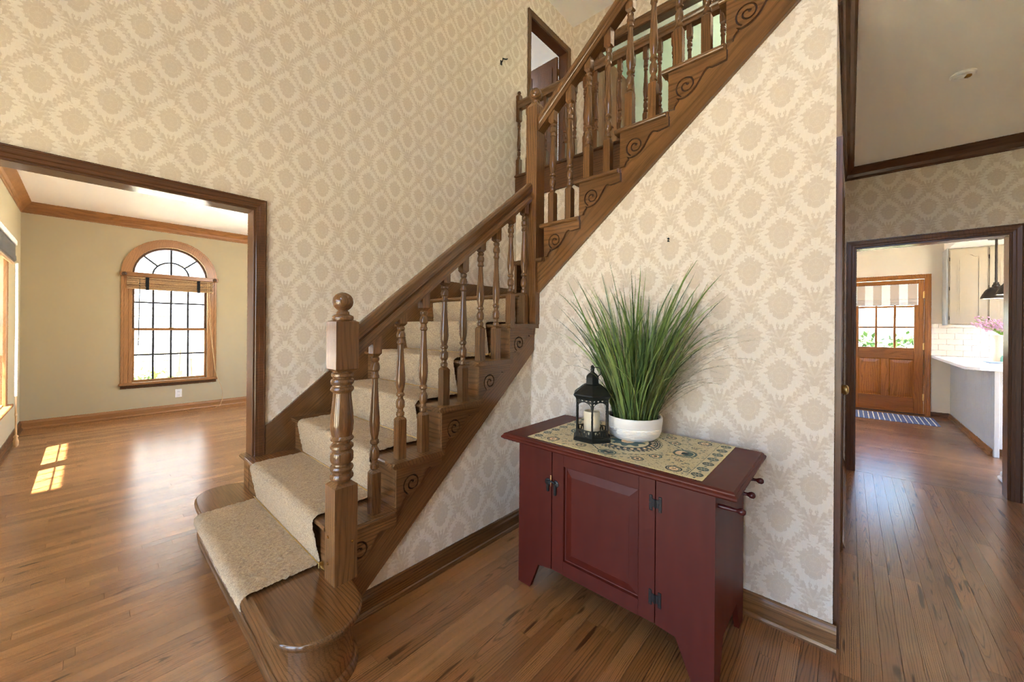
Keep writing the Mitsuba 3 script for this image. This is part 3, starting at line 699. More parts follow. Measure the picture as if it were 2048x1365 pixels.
for k in range(2, 7):
    for i, dy in enumerate((.072, .202)):
        if k == 2 and i == 0: continue
        y = NY(k) + dy
        rb = 1.279 + SL*(y - .771) - .118 - k*R
        place_baluster(rl, ('low', k, i), lambda: baluster(SW, .198, .432 if i == 0 else .512, rb, SL, 'y'), -1.60, y, k*R)
UT = lambda x: 2.685 + .8327*(x + 1.535)       # upper rail's top
for k in range(9, 14):
    for i, dx in enumerate((.07, .20)):
        x = NX(k) + dx
        place_baluster(rl, ('upp', k, i), lambda: baluster(SW, .203, .440 if i == 0 else .520, UT(x) - .112 - k*R, .8327, 'x'), x, 1.99, k*R)
def rail_prof(h=.125):
    P = [(.019, -h), (.030, -h), (.031, -h + .022), (.024, -h + .036), (.021, -h + .052), (.025, -h + .060), (.033, -h + .070), (.034, -.034), (.030, -.016), (.019, -.004), (.008, 0)]
    return [(a, b) for a, b in P] + [(-a, b) for a, b in P[::-1]]
part(rl, 'handrail', shear_sweep(rail_prof(.130), (-1.60, .752, 1.279 - SL*.019), (-1.60, 1.948, 1.279 + SL*1.177)), 'oak_low', 30)
part(rl, 'handrail', shear_sweep(rail_prof(.118), (-1.537, 1.99, UT(-1.537)), (-.10, 1.99, UT(-.10))), 'oak_upp', 30)
# newel of the starting step
def ball(r, z, squash=1.0, n=12):
    return [(r*math.sin(t), z - r*squash*math.cos(t)) for t in np.linspace(.45, math.pi - .001, n)]
nw = [(.034, .628), (.040, .634), (.046, .641), (.0465, .650), (.043, .659), (.037, .663), (.038, .668), (.044, .674), (.0465, .682), (.044, .691), (.037, .695), (.036, .702), (.042, .707), (.0455, .716), (.0455, .744), (.042, .751), (.036, .756), (.040, .761), (.0465, .768), (.046, .778), (.040, .784), (.034, .789), (.034, .795), (.044, .799), (.047, .806), (.043, .812), (.040, .818), (.0445, .84), (.0465, .865), (.045, .90), (.041, .94), (.037, .975), (.0355, .995), (.037, 1.0), (.043, 1.004), (.0465, 1.012), (.044, 1.021), (.038, 1.025), (.038, 1.031), (.044, 1.036), (.0465, 1.045), (.044, 1.054), (.037, 1.058), (.038, 1.064), (.044, 1.068), (.044, 1.078), (.036, 1.085), (.036, 1.09)]
np_ = num(rl + '__newel_post'); put(np_, moved(sq(.095, R, .628, .016, 0), -1.597, .716), 'oak_z'); part(np_, 'top_block', moved(sq(.095, 1.083, 1.306, .010, .016), -1.597, .716), 'oak_z')
part(np_, 'turning', lathe(nw, 36, (-1.597, .716, 0)), 'oak_z', 28)
part(np_, 'finial', lathe([(.030, 1.300), (.041, 1.304), (.043, 1.312), (.041, 1.320), (.034, 1.324), (.026, 1.328), (.025, 1.336)] + ball(.041, 1.380, .98, 14), 28, (-1.597, .716, 0)), 'oak_z', 50, label='round ball finial on a collar')
for y, z, ax in ((.668, .40, 'y'), (.668, .29, 'y')):
    part(np_, 'screw_plug', axis_lathe([(.006, 0), (.006, .001), (.001, .003)], (-1.612, .667, z), (0, -1, 0), 10), 'brass_old')
part(np_, 'screw_plug', axis_lathe([(.006, 0), (.006, .001), (.001, .003)], (-1.545, .74, .38), (1, 0, 0), 10), 'brass_old')
# landing newel
pl = num(rl + '__newel_post'); m = sq(.088, 6*R, 2.775, .035, 0); put(pl, moved(m, -1.578, 1.989), 'oak_z')
part(pl, 'finial', lathe([(.024, 2.765), (.030, 2.775), (.030, 2.785), (.024, 2.79)] + ball(.043, 2.835, .98, 14), 28, (-1.578, 1.989, 0)), 'oak_z', 50)
tag(pl, 'tall square landing newel with ball finial'); tag(np_, 'turned newel post on the starting step')
# balcony railing
br = thing('balcony_railing', 'dark oak balcony railing of the upper hall with turned balusters', 'railing')
BY = 3.24
part(br, 'fascia', bb(W1, -.2, BY - .008, BY + .015, 2.715, FL2 - .026), 'oak_dark_x', label='oak fascia board')
part(br, 'nosing', bb(W1, -.2, BY - .03, BY + .09, FL2 - .027, FL2, .010), 'oak_dark_x')
part(br, 'handrail', shear_sweep(rail_prof(.10), (W1 + .03, BY + .03, 3.86), (-.2, BY + .03, 3.86)), 'oak_x', 30)
n = 0; x = W1 + .16
while x < -.25:
    place_baluster(br, 'b', lambda: baluster(.040, .185, .46, .765), x, BY + .03, FL2, 'oak_dark_z'); x += .122
hn = part(br, 'wall_post', cat(moved(sq(.05, FL2 - .03, FL2 + .20, .012, 0), W1 + .025, BY + .03), lathe(dense(SHAPE, .42, FL2 + .20), 14, (W1 + .025, BY + .03, 0)), moved(sq(.05, FL2 + .62, 3.93, .01, .012), W1 + .025, BY + .03), lathe([(.012, 3.93)] + ball(.02, 3.953, 1, 8), 14, (W1 + .025, BY + .03, 0))), 'oak_dark_z', 32, label='narrow post against the wall')

# ------------------------------------------------------------------ carpet runner and brass rods
CX0, CX1, CT = -2.685, -1.735, .016
path = [(NY(1) + .004, R - .055), (NY(1) - .010, R - .045)]
for k in range(1, 7):
    z = k*R
    path += [(NY(k) - .013, z - .020), (NY(k) - .012, z - .004), (NY(k) - .004, z + .008), (NY(k) + .012, z + CT), (NY(k) + .06, z + CT), (NY(k+1) - .03, z + CT), (NY(k+1) + .012, z + CT), (NY(k+1) + .020, z + .018)]
path += [(NY(7) + .012, 7*R - .10), (NY(7) + .010, 7*R - .031)]
P = np.array(path); seg = np.r_[0, np.cumsum(np.linalg.norm(np.diff(P, axis=0), axis=1))]
s = np.arange(0, seg[-1], .0055); Q = np.c_[np.interp(s, seg, P[:, 0]), np.interp(s, seg, P[:, 1])]
Qs = Q.copy()
for _ in range(2): Qs[1:-1] = .25*Qs[:-2] + .5*Qs[1:-1] + .25*Qs[2:]
Q = Qs
tg = np.gradient(Q, axis=0); tg /= np.linalg.norm(tg, axis=1, keepdims=True); nr = np.c_[-tg[:, 1], tg[:, 0]]
xs = np.arange(CX0, CX1, .0055); nx = len(xs)
V3, N3 = [], []
for i in range(len(Q)):
    V3.append(np.c_[xs, np.full(nx, Q[i, 0]), np.full(nx, Q[i, 1])]); N3.append(np.tile([0, nr[i, 0], nr[i, 1]], (nx, 1)))
V3, N3 = np.array(V3), np.array(N3)
dsp = (meshkit.noise(V3*np.array([150, 150, 150.]), 1) - .5)*.0064 + (meshkit.noise(V3*np.array([60, 60, 60.]), 2) - .5)*.003
edge = np.minimum((xs - CX0), (CX1 - xs)); drop = -np.where(edge < .012, (1 - np.sqrt(np.clip(1 - (1 - edge/.012)**2, 0, 1)))*.012, 0)
V3 = V3 + N3*(dsp + drop[None, :])[..., None]
V3[:, :, 0] += ((meshkit.noise(V3*90, 5) - .5)*.006)*(edge < .02)[None, :]
idx = np.arange(len(Q)*nx).reshape(len(Q), nx)
f = np.vstack([np.c_[idx[:-1, :-1].ravel(), idx[:-1, 1:].ravel(), idx[1:, 1:].ravel()], np.c_[idx[:-1, :-1].ravel(), idx[1:, 1:].ravel(), idx[1:, :-1].ravel()]])
cm = tm(V3.reshape(-1, 3), f)
if np.array(cm.face_normals)[:, 2].mean() < 0: cm.invert()
single('stair_runner', cm, 'carpet', 'beige looped carpet runner draped down the lower flight', 'carpet', True)
for k in range(2, 7):
    rd = ('brass rod', 'stair rod')
    key = single('carpet_rod', tube([(CX0 - .015, NY(k) + .014, (k-1)*R + .019), (CX1 + .035, NY(k) + .014, (k-1)*R + .019)], .0024, 8), 'brass',
                 ['thin brass carpet rod at the foot of the second riser, lowest of all', 'thin brass carpet rod at the foot of the third riser', 'thin brass carpet rod at the foot of the fourth riser', 'thin brass carpet rod at the foot of the fifth riser', 'thin brass carpet rod at the foot of the sixth riser, highest of all'][k-2], 'rod', 40, 'brass carpet rods on the stairs')
    part(key, 'finial', axis_lathe([(.003, 0), (.006, .002), (.0065, .006), (.004, .010), (.0045, .014), (.0005, .034)], (CX1 + .035, NY(k) + .014, (k-1)*R + .019), (1, 0, 0), 10), 'brass', 40)
    part(key, 'bracket', bb(CX1 + .012, CX1 + .020, NY(k) + .008, NY(k) + .03, (k-1)*R + .004, (k-1)*R + .030, .002), 'brass')
# ------------------------------------------------------------------ red cabinet
cb = thing('cabinet', 'low dark red wooden cabinet with one raised panel door against the wallpaper', 'cabinet')
CF, CB, CL, CR, CTZ = 1.455, 1.93, -1.242, -.345, .715
SEAM0, SEAM1, BOT = -1.041, -.553, .142
part(cb, 'left_stile', prism([(CL, 0), (-1.170, 0), (-1.118, BOT - .012), (SEAM0 - .0015, BOT), (SEAM0 - .0015, CTZ), (CL, CTZ)], 'y', CF, CF + .02), 'red_paint')
part(cb, 'right_stile', prism([(CR, 0), (-.418, 0), (-.477, BOT - .008), (SEAM1 + .0015, BOT), (SEAM1 + .0015, CTZ), (CR, CTZ)], 'y', CF, CF + .02), 'red_paint')
side = [(CF + .02, 0), (CF + .075, 0), (CF + .125, .135), (CB - .125, .135), (CB - .075, 0), (CB, 0), (CB, CTZ), (CF + .02, CTZ)]
part(cb, 'side_panel', prism(side, 'x', CR - .02, CR), 'red_paint'); part(cb, 'side_panel', prism(side, 'x', CL, CL + .02), 'red_paint')
part(cb, 'back_panel', bx(CL + .02, CR - .02, CB - .012, CB, .135, CTZ), 'red_dark'); part(cb, 'bottom_shelf', bx(CL + .02, CR - .02, CF + .03, CB - .012, .145, .163), 'red_dark')
def slab_edge(x0, x1, y0, y1, lv): return hull([(x, y, z) for i, z in lv for x in (x0 + i, x1 - i) for y in (y0 + i, y1 - i)])
TP = (-1.308, -.266, 1.388, 1.955)
part(cb, 'top', cat(slab_edge(*TP, ((.010, CTZ + .001), (0, CTZ + .009), (0, CTZ + .016), (.007, CTZ + .022))), slab_edge(*TP, ((.007, CTZ + .020), (.008, CTZ + .026), (.014, CTZ + .0315), (.020, CTZ + .032)))), 'red_paint')
dr_ = part(cb, 'door', cat(bb(SEAM0 + .0015, -.975, CF, CF + .02, BOT, CTZ - .002, .0015), bb(-.620, SEAM1 - .0015, CF, CF + .02, BOT, CTZ - .002, .0015), bx(-.975, -.620, CF, CF + .02, BOT, .205), bx(-.975, -.620, CF, CF + .02, .640, CTZ - .002)), 'red_paint')
pan = [(-.975, .205), (-.620, .205), (-.620, .640), (-.975, .640)]
def ringloft(levels):      # rectangles (x0,z0,x1,z1,y)
    v = []
    for x0, z0, x1, z1, y in levels: v += [(x0, y, z0), (x1, y, z0), (x1, y, z1), (x0, y, z1)]
    f = []
    for j in range(len(levels) - 1):
        for q in range(4):
            a, b, c, d = j*4+q, j*4+(q+1) % 4, (j+1)*4+(q+1) % 4, (j+1)*4+q
            f += [[a, b, c], [a, c, d]]
    e = 4*(len(levels)-1); f += [[e, e+1, e+2], [e, e+2, e+3]]
    return tm(v, f)
part(dr_, 'raised_panel', ringloft([(-.975, .205, -.620, .640, CF + .001), (-.972, .208, -.623, .637, CF + .011), (-.968, .212, -.627, .633, CF + .012), (-.935, .245, -.660, .600, CF + .003), (-.934, .246, -.661, .599, CF + .0025)]), 'red_paint')
for z in (.605, .240):
    h = part(dr_, 'hinge', cat(bb(-.577, -.565, CF - .003, CF + .001, z - .030, z + .030, .001), bb(-.541, -.529, CF - .003, CF + .001, z - .030, z + .030, .001), bb(-.566, -.540, CF - .003, CF + .001, z - .016, z + .016, .001), tube([(SEAM1, CF - .004, z - .016), (SEAM1, CF - .004, z + .016)], .004)), 'black_iron', label='black iron H hinge')
    for dx in (-.571, -.535):
        for dz in (-.024, 0, .024): part(h, 'screw', axis_lathe([(.0025, 0), (.002, .0012), (.0004, .0015)], (dx, CF - .003, z + dz), (0, -1, 0), 8), 'red_dark')
lt = part(dr_, 'latch', cat(axis_lathe([(.017, 0), (.017, .003), (.012, .006), (.001, .007)], (-1.062, CF, .548), (0, -1, 0), 14), axis_lathe([(.017, 0), (.017, .003), (.012, .006), (.001, .007)], (-1.018, CF, .548), (0, -1, 0), 14),
    bb(-1.068, -1.054, CF - .010, CF, .505, .545, .003), bb(-1.026, -1.012, CF - .010, CF, .495, .545, .003), tube([(-1.064, CF - .012, .556), (-1.040, CF - .014, .560), (-1.016, CF - .012, .556)], .004)), 'black_iron', 35, label='black iron latch with two rounded plates')
part(lt, 'wood_wedge', hull([(-1.046, CF - .008, .585), (-1.042, CF - .008, .53), (-1.040, CF - .004, .585), (-1.037, CF - .008, .56), (-1.046, CF, .56)]), 'board_wood')
for y in (1.49, 1.665, 1.845):
    part(cb, 'peg', axis_lathe([(.0075, 0), (.0085, .015), (.0065, .045), (.0055, .055), (.006, .060), (.010, .066), (.012, .073), (.011, .080), (.006, .085), (.001, .086)], (CR, y, .652), (1, 0, .02), 14), 'red_dark', 40, label='turned dark red peg')
TOPZ = CTZ + .032
single('place_mat', bb(MX, MX + MW, MY, MY + MD, TOPZ, TOPZ + .0018, .0006), 'mat_print', 'tan printed table mat with dark floral medallions on the red cabinet', 'table mat')
MZ = TOPZ + .0018

# ------------------------------------------------------------------ lantern and candle
LX, LY, LR = -.920, 1.612, .086
ln = thing('lantern', 'black hexagonal metal lantern with glass sides left of the potted grass', 'lantern')
hexa = lambda r, n=6: [(r*math.cos(math.pi/3*k), r*math.sin(math.pi/3*k)) for k in range(n)]
def hexloft(levels):
    v, f = [], []
    for r, z in levels: v += [(LX + a, LY + b, z) for a, b in hexa(r)]
    for j in range(len(levels) - 1):
        for q in range(6):
            a, b, c, d = j*6+q, j*6+(q+1) % 6, (j+1)*6+(q+1) % 6, (j+1)*6+q
            f += [[a, b, c], [a, c, d]]
    for e, s in ((0, -1), (len(levels)-1, 1)):
        c = len(v); v.append((LX, LY, levels[e][1]))
        for q in range(6): f.append([c, e*6+q, e*6+(q+1) % 6][::s])
    return tm(v, f)
z0 = MZ
part(ln, 'base', hexloft([(LR + .012, z0), (LR + .013, z0 + .008), (LR + .006, z0 + .014), (LR + .002, z0 + .018)]), 'lantern_black')
ZB, ZT = z0 + .018, z0 + .196
vx = [(LX + a, LY + b) for a, b in hexa(LR)]
for k in range(6):
    a, b = vx[k], vx[(k+1) % 6]
    part(ln, 'post', hull([(LX + (a[0]-LX)*s + t*(b[0]-a[0])*.06*e, LY + (a[1]-LY)*s + t*(b[1]-a[1])*.06*e, z) for s in (.93, 1.0) for t in (0, 1) for e in (1,) for z in (ZB, ZT)] + [(LX + (a[0]-LX)*s + (vx[k-1][0]-a[0])*.06, LY + (a[1]-LY)*s + (vx[k-1][1]-a[1])*.06, z) for s in (.93, 1.0) for z in (ZB, ZT)]), 'lantern_black')
    # pierced bands: triangles below, lattice with an arch above
    L = math.dist(a, b); ux, uy = (b[0]-a[0])/L, (b[1]-a[1])/L; nxx, nyy = uy, -ux
    tri = sbox(0, 0, L, .036)
    for i in range(5):
        cx = .013 + (L - .026)*(i + .5)/5; w = (L - .026)/5*.46
        pp = [(cx - w, .030), (cx + w, .030), (cx, .008)] if i % 2 == 0 else [(cx - w, .006), (cx + w, .006), (cx, .028)]
        tri = tri.difference(Polygon(pp))
    arch = sbox(0, 0, L, .050).difference(Polygon([(.008, -.01), (L - .008, -.01)] + [(L/2 + (L/2 - .008)*math.cos(t), .006 + .026*math.sin(t)) for t in np.linspace(0, math.pi, 13)]))
    hol = []
    for i in range(4):
        for j in range(2):
            cx, cy = L*(i + .5)/4, .020 + .017*j + .004; d = .0058
            hol.append(Polygon([(cx - d, cy), (cx, cy + d), (cx + d, cy), (cx, cy - d)]))
    arch = arch.difference(unary_union(hol).intersection(sbox(.006, .012, L - .006, .046)).difference(LineString([(L/2 + (L/2 - .008)*math.cos(t), .006 + .026*math.sin(t)) for t in np.linspace(0, math.pi, 13)]).buffer(.0025)))
    def onface(poly, zz, nm):
        m = prism(poly, 'z', -.0015, 0); v = np.array(m.vertices)
        m = tm(np.c_[a[0] + ux*v[:, 0] + nxx*(v[:, 2] - .001), a[1] + uy*v[:, 0] + nyy*(v[:, 2] - .001), zz + v[:, 1]], m.faces)
        if m.volume < 0: m.invert()
        part(ln, nm, m, 'lantern_black')
    onface(tri, ZB - .001, 'pierced_rail'); onface(arch, ZT - .046, 'lattice_arch')
    part(ln, 'pane', tm([(a[0]*.97 + LX*.03, a[1]*.97 + LY*.03, ZB), (b[0]*.97 + LX*.03, b[1]*.97 + LY*.03, ZB), (b[0]*.97 + LX*.03, b[1]*.97 + LY*.03, ZT), (a[0]*.97 + LX*.03, a[1]*.97 + LY*.03, ZT)], [[0, 1, 2], [0, 2, 3]]), 'glass')
rf = part(ln, 'roof', hexloft([(LR, ZT - .004), (LR + .004, ZT + .006), (LR + .014, ZT + .016), (LR + .012, ZT + .022), (LR*.55, ZT + .060), (.033, ZT + .066), (.033, ZT + .098), (.026, ZT + .108), (.012, ZT + .120), (.008, ZT + .128)]), 'lantern_black')
for k in (4, 5):
    am = math.pi/3*(k + .5); 
    for j in range(7):
        aa = 2*math.pi*j/6; rr = 0 if j == 6 else .006
        cr = LR*.70 + rr*math.cos(aa)*.8
        part(rf, 'pierced_hole', axis_lathe([(.0022, 0), (.0015, .0008), (.0002, .001)], (LX + (cr*.866)*math.cos(am) - rr*math.sin(aa)*math.sin(am), LY + (cr*.866)*math.sin(am) + rr*math.sin(aa)*math.cos(am), ZT + .022 + .038*(LR + .012 - cr)/(LR + .012 - LR*.55) + .0012), (math.cos(am)*.7, math.sin(am)*.7, .75), 8), 'soil')
part(ln, 'finial', lathe([(.008, ZT + .126), (.010, ZT + .134), (.007, ZT + .140), (.009, ZT + .147), (.005, ZT + .153), (.001, ZT + .155)], 12, (LX, LY, 0)), 'lantern_black', 40)
part(ln, 'ring', tube([(LX + .019 + .019*math.cos(t)*.9, LY + .006 + .01*math.cos(t), ZT + .124 + .022*math.sin(t)) for t in np.linspace(0, 2*math.pi, 25)], .0024, 6), 'lantern_black', True)
part(ln, 'floor_plate', hexloft([(LR*.93, ZB - .002), (LR*.93, ZB + .003)]), 'lantern_black')
cd = single('candle', lathe([(.0375, ZB + .004), (.038, ZB + .105), (.036, ZB + .112), (.030, ZB + .113), (.026, ZB + .108), (.004, ZB + .106)], 28, (LX - .004, LY + .004, 0)), 'candle_wax', 'cream pillar candle standing inside the black lantern', 'candle', 40)
part(cd, 'wick', tube([(LX - .004, LY + .004, ZB + .104), (LX - .003, LY + .004, ZB + .118)], .0012, 6), 'soil')

# ------------------------------------------------------------------ potted grass
PX_, PY_, PR = -.785, 1.782, .130
pg = thing('potted_grass', 'tuft of long green grass in a ribbed white bowl beside the lantern', 'potted plant')
pz = MZ
prof = [(.094, 0), (.100, .002), (.108, .010)]
for i in range(6):
    zc = .014 + .0075*i; rc = .1135 + .0125*(1 - (1 - i/6)**2)
    prof += [(rc + .0012, zc), (rc + .0022, zc + .0035), (rc - .0016, zc + .0062), (rc - .0014, zc + .0070)]
prof += [(PR - .003, .062), (PR, .082), (PR + .001, .098), (PR - .001, .105), (PR - .006, .107), (PR - .011, .103), (PR - .012, .088)]
part(pg, 'pot', lathe([(r, pz + z) for r, z in prof], 56, (PX_, PY_, 0)), 'pot_white', 24, label='ribbed white bowl')
part(pg, 'soil', lathe([(PR - .012, pz + .080), (PR - .012, pz + .088), (.002, pz + .092)], 30, (PX_, PY_, 0)), 'soil')
gr = random.Random(21)
def blade(base, ang, lean, length, width, droop, twist, n=9):
    """a curved ribbon: starts steep, leans outwards along ang and droops towards its tip"""
    d = np.array([math.cos(ang), math.sin(ang), 0]); p = np.array(base, float); th = lean[0]; pts = [p.copy()]
    for i in range(n):
        t = (i + .5)/n; th = lean[0] + (lean[1] - lean[0])*t + droop*t**2.5
        p = p + length/n*(d*math.sin(th) + np.array([0, 0, math.cos(th)])); p[1] = min(p[1], W2 - .006); p[2] = max(p[2], MZ + .006) if abs(p[0] + .78) < .5 else p[2]
        pts.append(p.copy())
    pts = np.array(pts); tg = np.gradient(pts, axis=0); tg /= np.linalg.norm(tg, axis=1, keepdims=True) + 1e-9
    sd = np.array([-d[1], d[0], 0])*math.cos(twist) + np.cross(tg, [-d[1], d[0], 0])*math.sin(twist)
    w = width*np.array([.55, .85, 1, 1, .95, .86, .72, .54, .32, .03][:n+1])[:, None]
    nrm = np.cross(tg, sd)
    Lf, Rg, Md = pts - sd*w/2, pts + sd*w/2, pts + nrm*w*.16
    v = np.vstack([Lf, Md, Rg]); m = n + 1; f = []
    for i in range(n):
        for a, b in ((0, m), (m, 2*m)):
            f += [[a+i, b+i, b+i+1], [a+i, b+i+1, a+i+1]]
    return v, np.array(f)
GCOL = [srgb(78, 100, 46), srgb(98, 122, 60), srgb(126, 146, 78), srgb(54, 76, 40), srgb(88, 108, 66), srgb(140, 154, 96), srgb(66, 88, 52)]
def hits_lantern(v):
    return ((np.hypot(v[:, 0] - LX, v[:, 1] - LY) < .098) & (v[:, 2] < ZT + .07)).any() or ((np.hypot(v[:, 0] - LX, v[:, 1] - LY) < .05) & (v[:, 2] < ZT + .16)).any()
def mkblade(r0, wide):
    while True:
        a = gr.uniform(0, 2*math.pi); rad = (PR - .028)*math.sqrt(gr.random())
        base = (PX_ + rad*math.cos(a), PY_ + rad*math.sin(a)*.95, pz + .084)
        ang = a + gr.gauss(0, .6)
        o = rad/(PR - .028)
        lean = (.03 + .16*o + abs(gr.gauss(0, .06)), .14 + .42*o*o + abs(gr.gauss(0, .20)))
        L = (gr.uniform(.52, .84) if wide else gr.uniform(.26, .70)) * (1 - .10*o)
        w = gr.uniform(.008, .0155) if wide else gr.uniform(.003, .0072)
        c = np.array(GCOL[gr.randrange(7)])
        v, f = blade(base, ang, lean, L, w, (gr.uniform(0, .35) if wide else gr.uniform(0, 1.3)*gr.random()), gr.uniform(-1.2, 1.2))
        if not hits_lantern(v): break
    tip = np.linspace(0, 1, 10)
    return v, f, np.vstack([np.clip(c*(.9 + .3*tip[:, None]), 0, 1)]*3)
def wisp(ang, lean0, lean1, L, droop, w=.0034):
    c = np.array(srgb(84, 86, 46)); base = (PX_ + .08*math.cos(ang), PY_ + .08*math.sin(ang), pz + .085)
    v, f = blade(base, ang, (lean0, lean1), L, w, droop, .3)
    return v, f, np.tile(c, (len(v), 1))
for i in range(110):
    v, f, c = mkblade(0, True); part(pg, 'blade', tm(v, f), 'grass', True, color=c)
vs, fs, cs, o = [], [], [], 0
for i in range(470):
    v, f, c = mkblade(0, False); vs.append(v); fs.append(f + o); cs.append(c); o += len(v)
for i in range(70):        # long arching wisps towards the right, left and front
    side_ = gr.random()
    ang = gr.uniform(-.9, .35) if side_ < .66 else gr.uniform(2.7, 3.9) if side_ < .9 else gr.uniform(-1.9, -.9)
    v, f, c = wisp(ang, gr.uniform(.15, .75), gr.uniform(.5, 1.0), gr.uniform(.38, .68), gr.uniform(.2, 1.3))
    if hits_lantern(v): continue
    vs.append(v); fs.append(f + o); cs.append(c); o += len(v)
part(pg, 'fine_grass', tm(np.vstack(vs), np.vstack(fs)), 'grass', True, color=np.vstack(cs), kind='stuff', label='mass of fine grass blades and wisps')

# ------------------------------------------------------------------ hooks and nails on the walls
hk = tube([(W1, 3.0, 4.20), (W1 + .012, 3.0, 4.20), (W1 + .02, 3.03, 4.22), (W1 + .02, 3.07, 4.235)], .005, 8)
single('wall_hook', cat(tube([(W1 + .001, 2.99, 4.17), (W1 + .018, 2.99, 4.17), (W1 + .022, 2.995, 4.205), (W1 + .022, 3.05, 4.225), (W1 + .022, 3.065, 4.24)], .007, 8), bb(W1, W1 + .003, 2.975, 3.005, 4.14, 4.19, .001)), 'black_iron', 'small black hook on the wallpaper left of the upper doorway', 'hook', 40)
single('wall_nail', cat(axis_lathe([(.003, 0), (.003, .010), (.005, .011), (.0005, .013)], (-.698, W2, 1.739), (0, -1, 0), 8), axis_lathe([(.003, 0), (.003, .010), (.005, .011), (.0005, .013)], (-.698, W2, 1.727), (0, -1, 0), 8)), 'black_iron', 'tiny dark nail in the wallpaper above the grass', 'nail')

# ------------------------------------------------------------------ dining room: arched window
w1 = struct('window_1', None, label='arched dining room window with oak casing and gridded sashes')
RO = .522
def archring(ro, ri, z0): 
    th = np.linspace(0, math.pi, 41)
    return Polygon([(AY + ro*math.cos(t), ASP + ro*math.sin(t)) for t in th] + [(AY + ri*math.cos(t), ASP + ri*math.sin(t)) for t in th[::-1]])
for ro, ri, d in ((RO, RO - .03, .024), (RO - .03, RO - .075, .017), (RO - .075, AR - .004, .020)):
    part(w1, 'arch_casing', prism(archring(ro, ri, 0), 'x', DX, DX + d), 'oak_gold', 30)
for s in (-1, 1):
    for a, b, d in ((RO - .03, RO, .024), (RO - .075, RO - .03, .017), (AR - .004, RO - .075, .020)):
        part(w1, 'side_casing', bb(DX, DX + d, AY + s*a, AY + s*b, .46, ASP, .003), 'oak_gold')
part(w1, 'stool', bb(DX, DX + .055, AY - RO - .02, AY + RO + .02, .428, .462, .008), 'oak_gold_y'); part(w1, 'apron', bb(DX, DX + .018, AY - RO, AY + RO, .385, .430, .004), 'oak_dark_y')
XG = DX - .075
def frame_rect(y0, y1, z0, z1, w, xa, xb, par, nm, mat):
    part(par, nm, cat(bb(xa, xb, y0, y0 + w, z0, z1), bb(xa, xb, y1 - w, y1, z0, z1), bb(xa, xb, y0 + w, y1 - w, z0, z0 + w), bb(xa, xb, y0 + w, y1 - w, z1 - w, z1)), mat)
frame_rect(AY - AR, AY + AR, 1.195, ASP - .02, .03, XG - .02, XG + .005, w1, 'upper_sash', 'oak_dark_y')
frame_rect(AY - AR, AY + AR, .462, 1.22, .03, XG + .005, XG + .03, w1, 'lower_sash', 'oak_gold_y')
part(w1, 'transom', bb(DX - .13, DX + .002, AY - AR, AY + AR, ASP - .03, ASP + .012), 'oak_gold_y')
part(w1, 'fan_frame', prism(archring(AR, AR - .028, 0), 'x', XG - .02, XG + .01), 'oak_dark_y', 30)
IN = AR - .03
ys = [AY - IN + 2*IN*k/4 for k in range(1, 4)]
for z0, z1, x in ((1.22, ASP - .03, XG - .008), (.49, 1.195, XG + .017)):
    for y in ys: part(w1, 'muntin', bb(x - .008, x + .008, y - .010, y + .010, z0, z1, .001), 'dark_bar')
    part(w1, 'muntin', bb(x - .006, x + .006, AY - IN, AY + IN, (z0 + z1)/2 - .009, (z0 + z1)/2 + .009, .001), 'dark_bar')
    part(w1, 'pane', tm([(x, AY - IN, z0), (x, AY + IN, z0), (x, AY + IN, z1), (x, AY - IN, z1)], [[0, 1, 2], [0, 2, 3]]), 'glass')
part(w1, 'muntin', bb(XG - .010, XG + .003, AY - .010, AY + .010, ASP, ASP + AR - .03, .001), 'dark_bar')
part(w1, 'muntin', prism(archring(.208, .190, 0), 'x', XG - .010, XG + .003), 'dark_bar')
for t in (math.radians(42), math.radians(138)):
    part(w1, 'muntin', prism(LineString([(AY + .2*math.cos(t), ASP + .2*math.sin(t)), (AY + .39*math.cos(t), ASP + .39*math.sin(t))]).buffer(.009, cap_style=2), 'x', XG - .010, XG + .003), 'dark_bar')
m = prism(archpoly(AR - .02, ASP), 'x', XG - .004, XG - .002); part(w1, 'pane', tm([(XG - .004, AY + (AR-.02)*math.cos(t), ASP + (AR-.02)*math.sin(t)) for t in np.linspace(0, math.pi, 33)] + [(XG - .004, AY, ASP)], [[33, i, i+1] for i in range(32)]), 'glass')
part(w1, 'sash_lock', bb(XG + .03, XG + .05, AY - .03, AY + .03, 1.212, 1.232, .006), 'brass_old')
bl = thing('bamboo_blind', 'rolled tan bamboo blind under the board across the arched window', 'blind')
part(bl, 'valance_board', bb(DX + .024, DX + .060, AY - RO - .012, AY + RO + .012, 1.935, 1.995, .006), 'oak_gold_y', label='oak headboard')
for s in (-1, 1): part(bl, 'rosette', axis_lathe([(.026, 0), (.026, .004), (.018, .008), (.012, .006), (.006, .009), (.001, .009)], (DX + .060, AY + s*(RO - .03), 1.965), (1, 0, 0), 18), 'oak_dark_y', 30)
part(bl, 'slats', cat(*[tube([(DX + .040 + .016*math.sin(i*1.7), AY - RO + .055, 1.930 - .0085*i), (DX + .040 + .016*math.sin(i*1.7), AY + RO - .05, 1.930 - .0085*i)], .0062, 6) for i in range(20)]), 'bamboo', 50, label='rolled bamboo slats')
for y in (AY - .265, AY + .295): part(bl, 'strap', cat(bb(DX + .058, DX + .066, y - .018, y + .018, 1.80, 1.935, .004), bb(DX + .055, DX + .070, y - .016, y + .018, 1.755, 1.81, .006)), 'black_cloth', label='black cloth strap')
part(bl, 'cord', tube([(DX + .06, AY + .40, 1.93), (DX + .055, AY + .42, 1.4), (DX + .05, AY + .50, .60), (DX + .06, AY + .53, .46), (DX + .05, AY + .60, .25), (DX + .04, AY + .60, .10), (DX + .09, AY + .56, .012), (DX + .14, AY + .50, .008)], .0035, 6), 'cord', True)
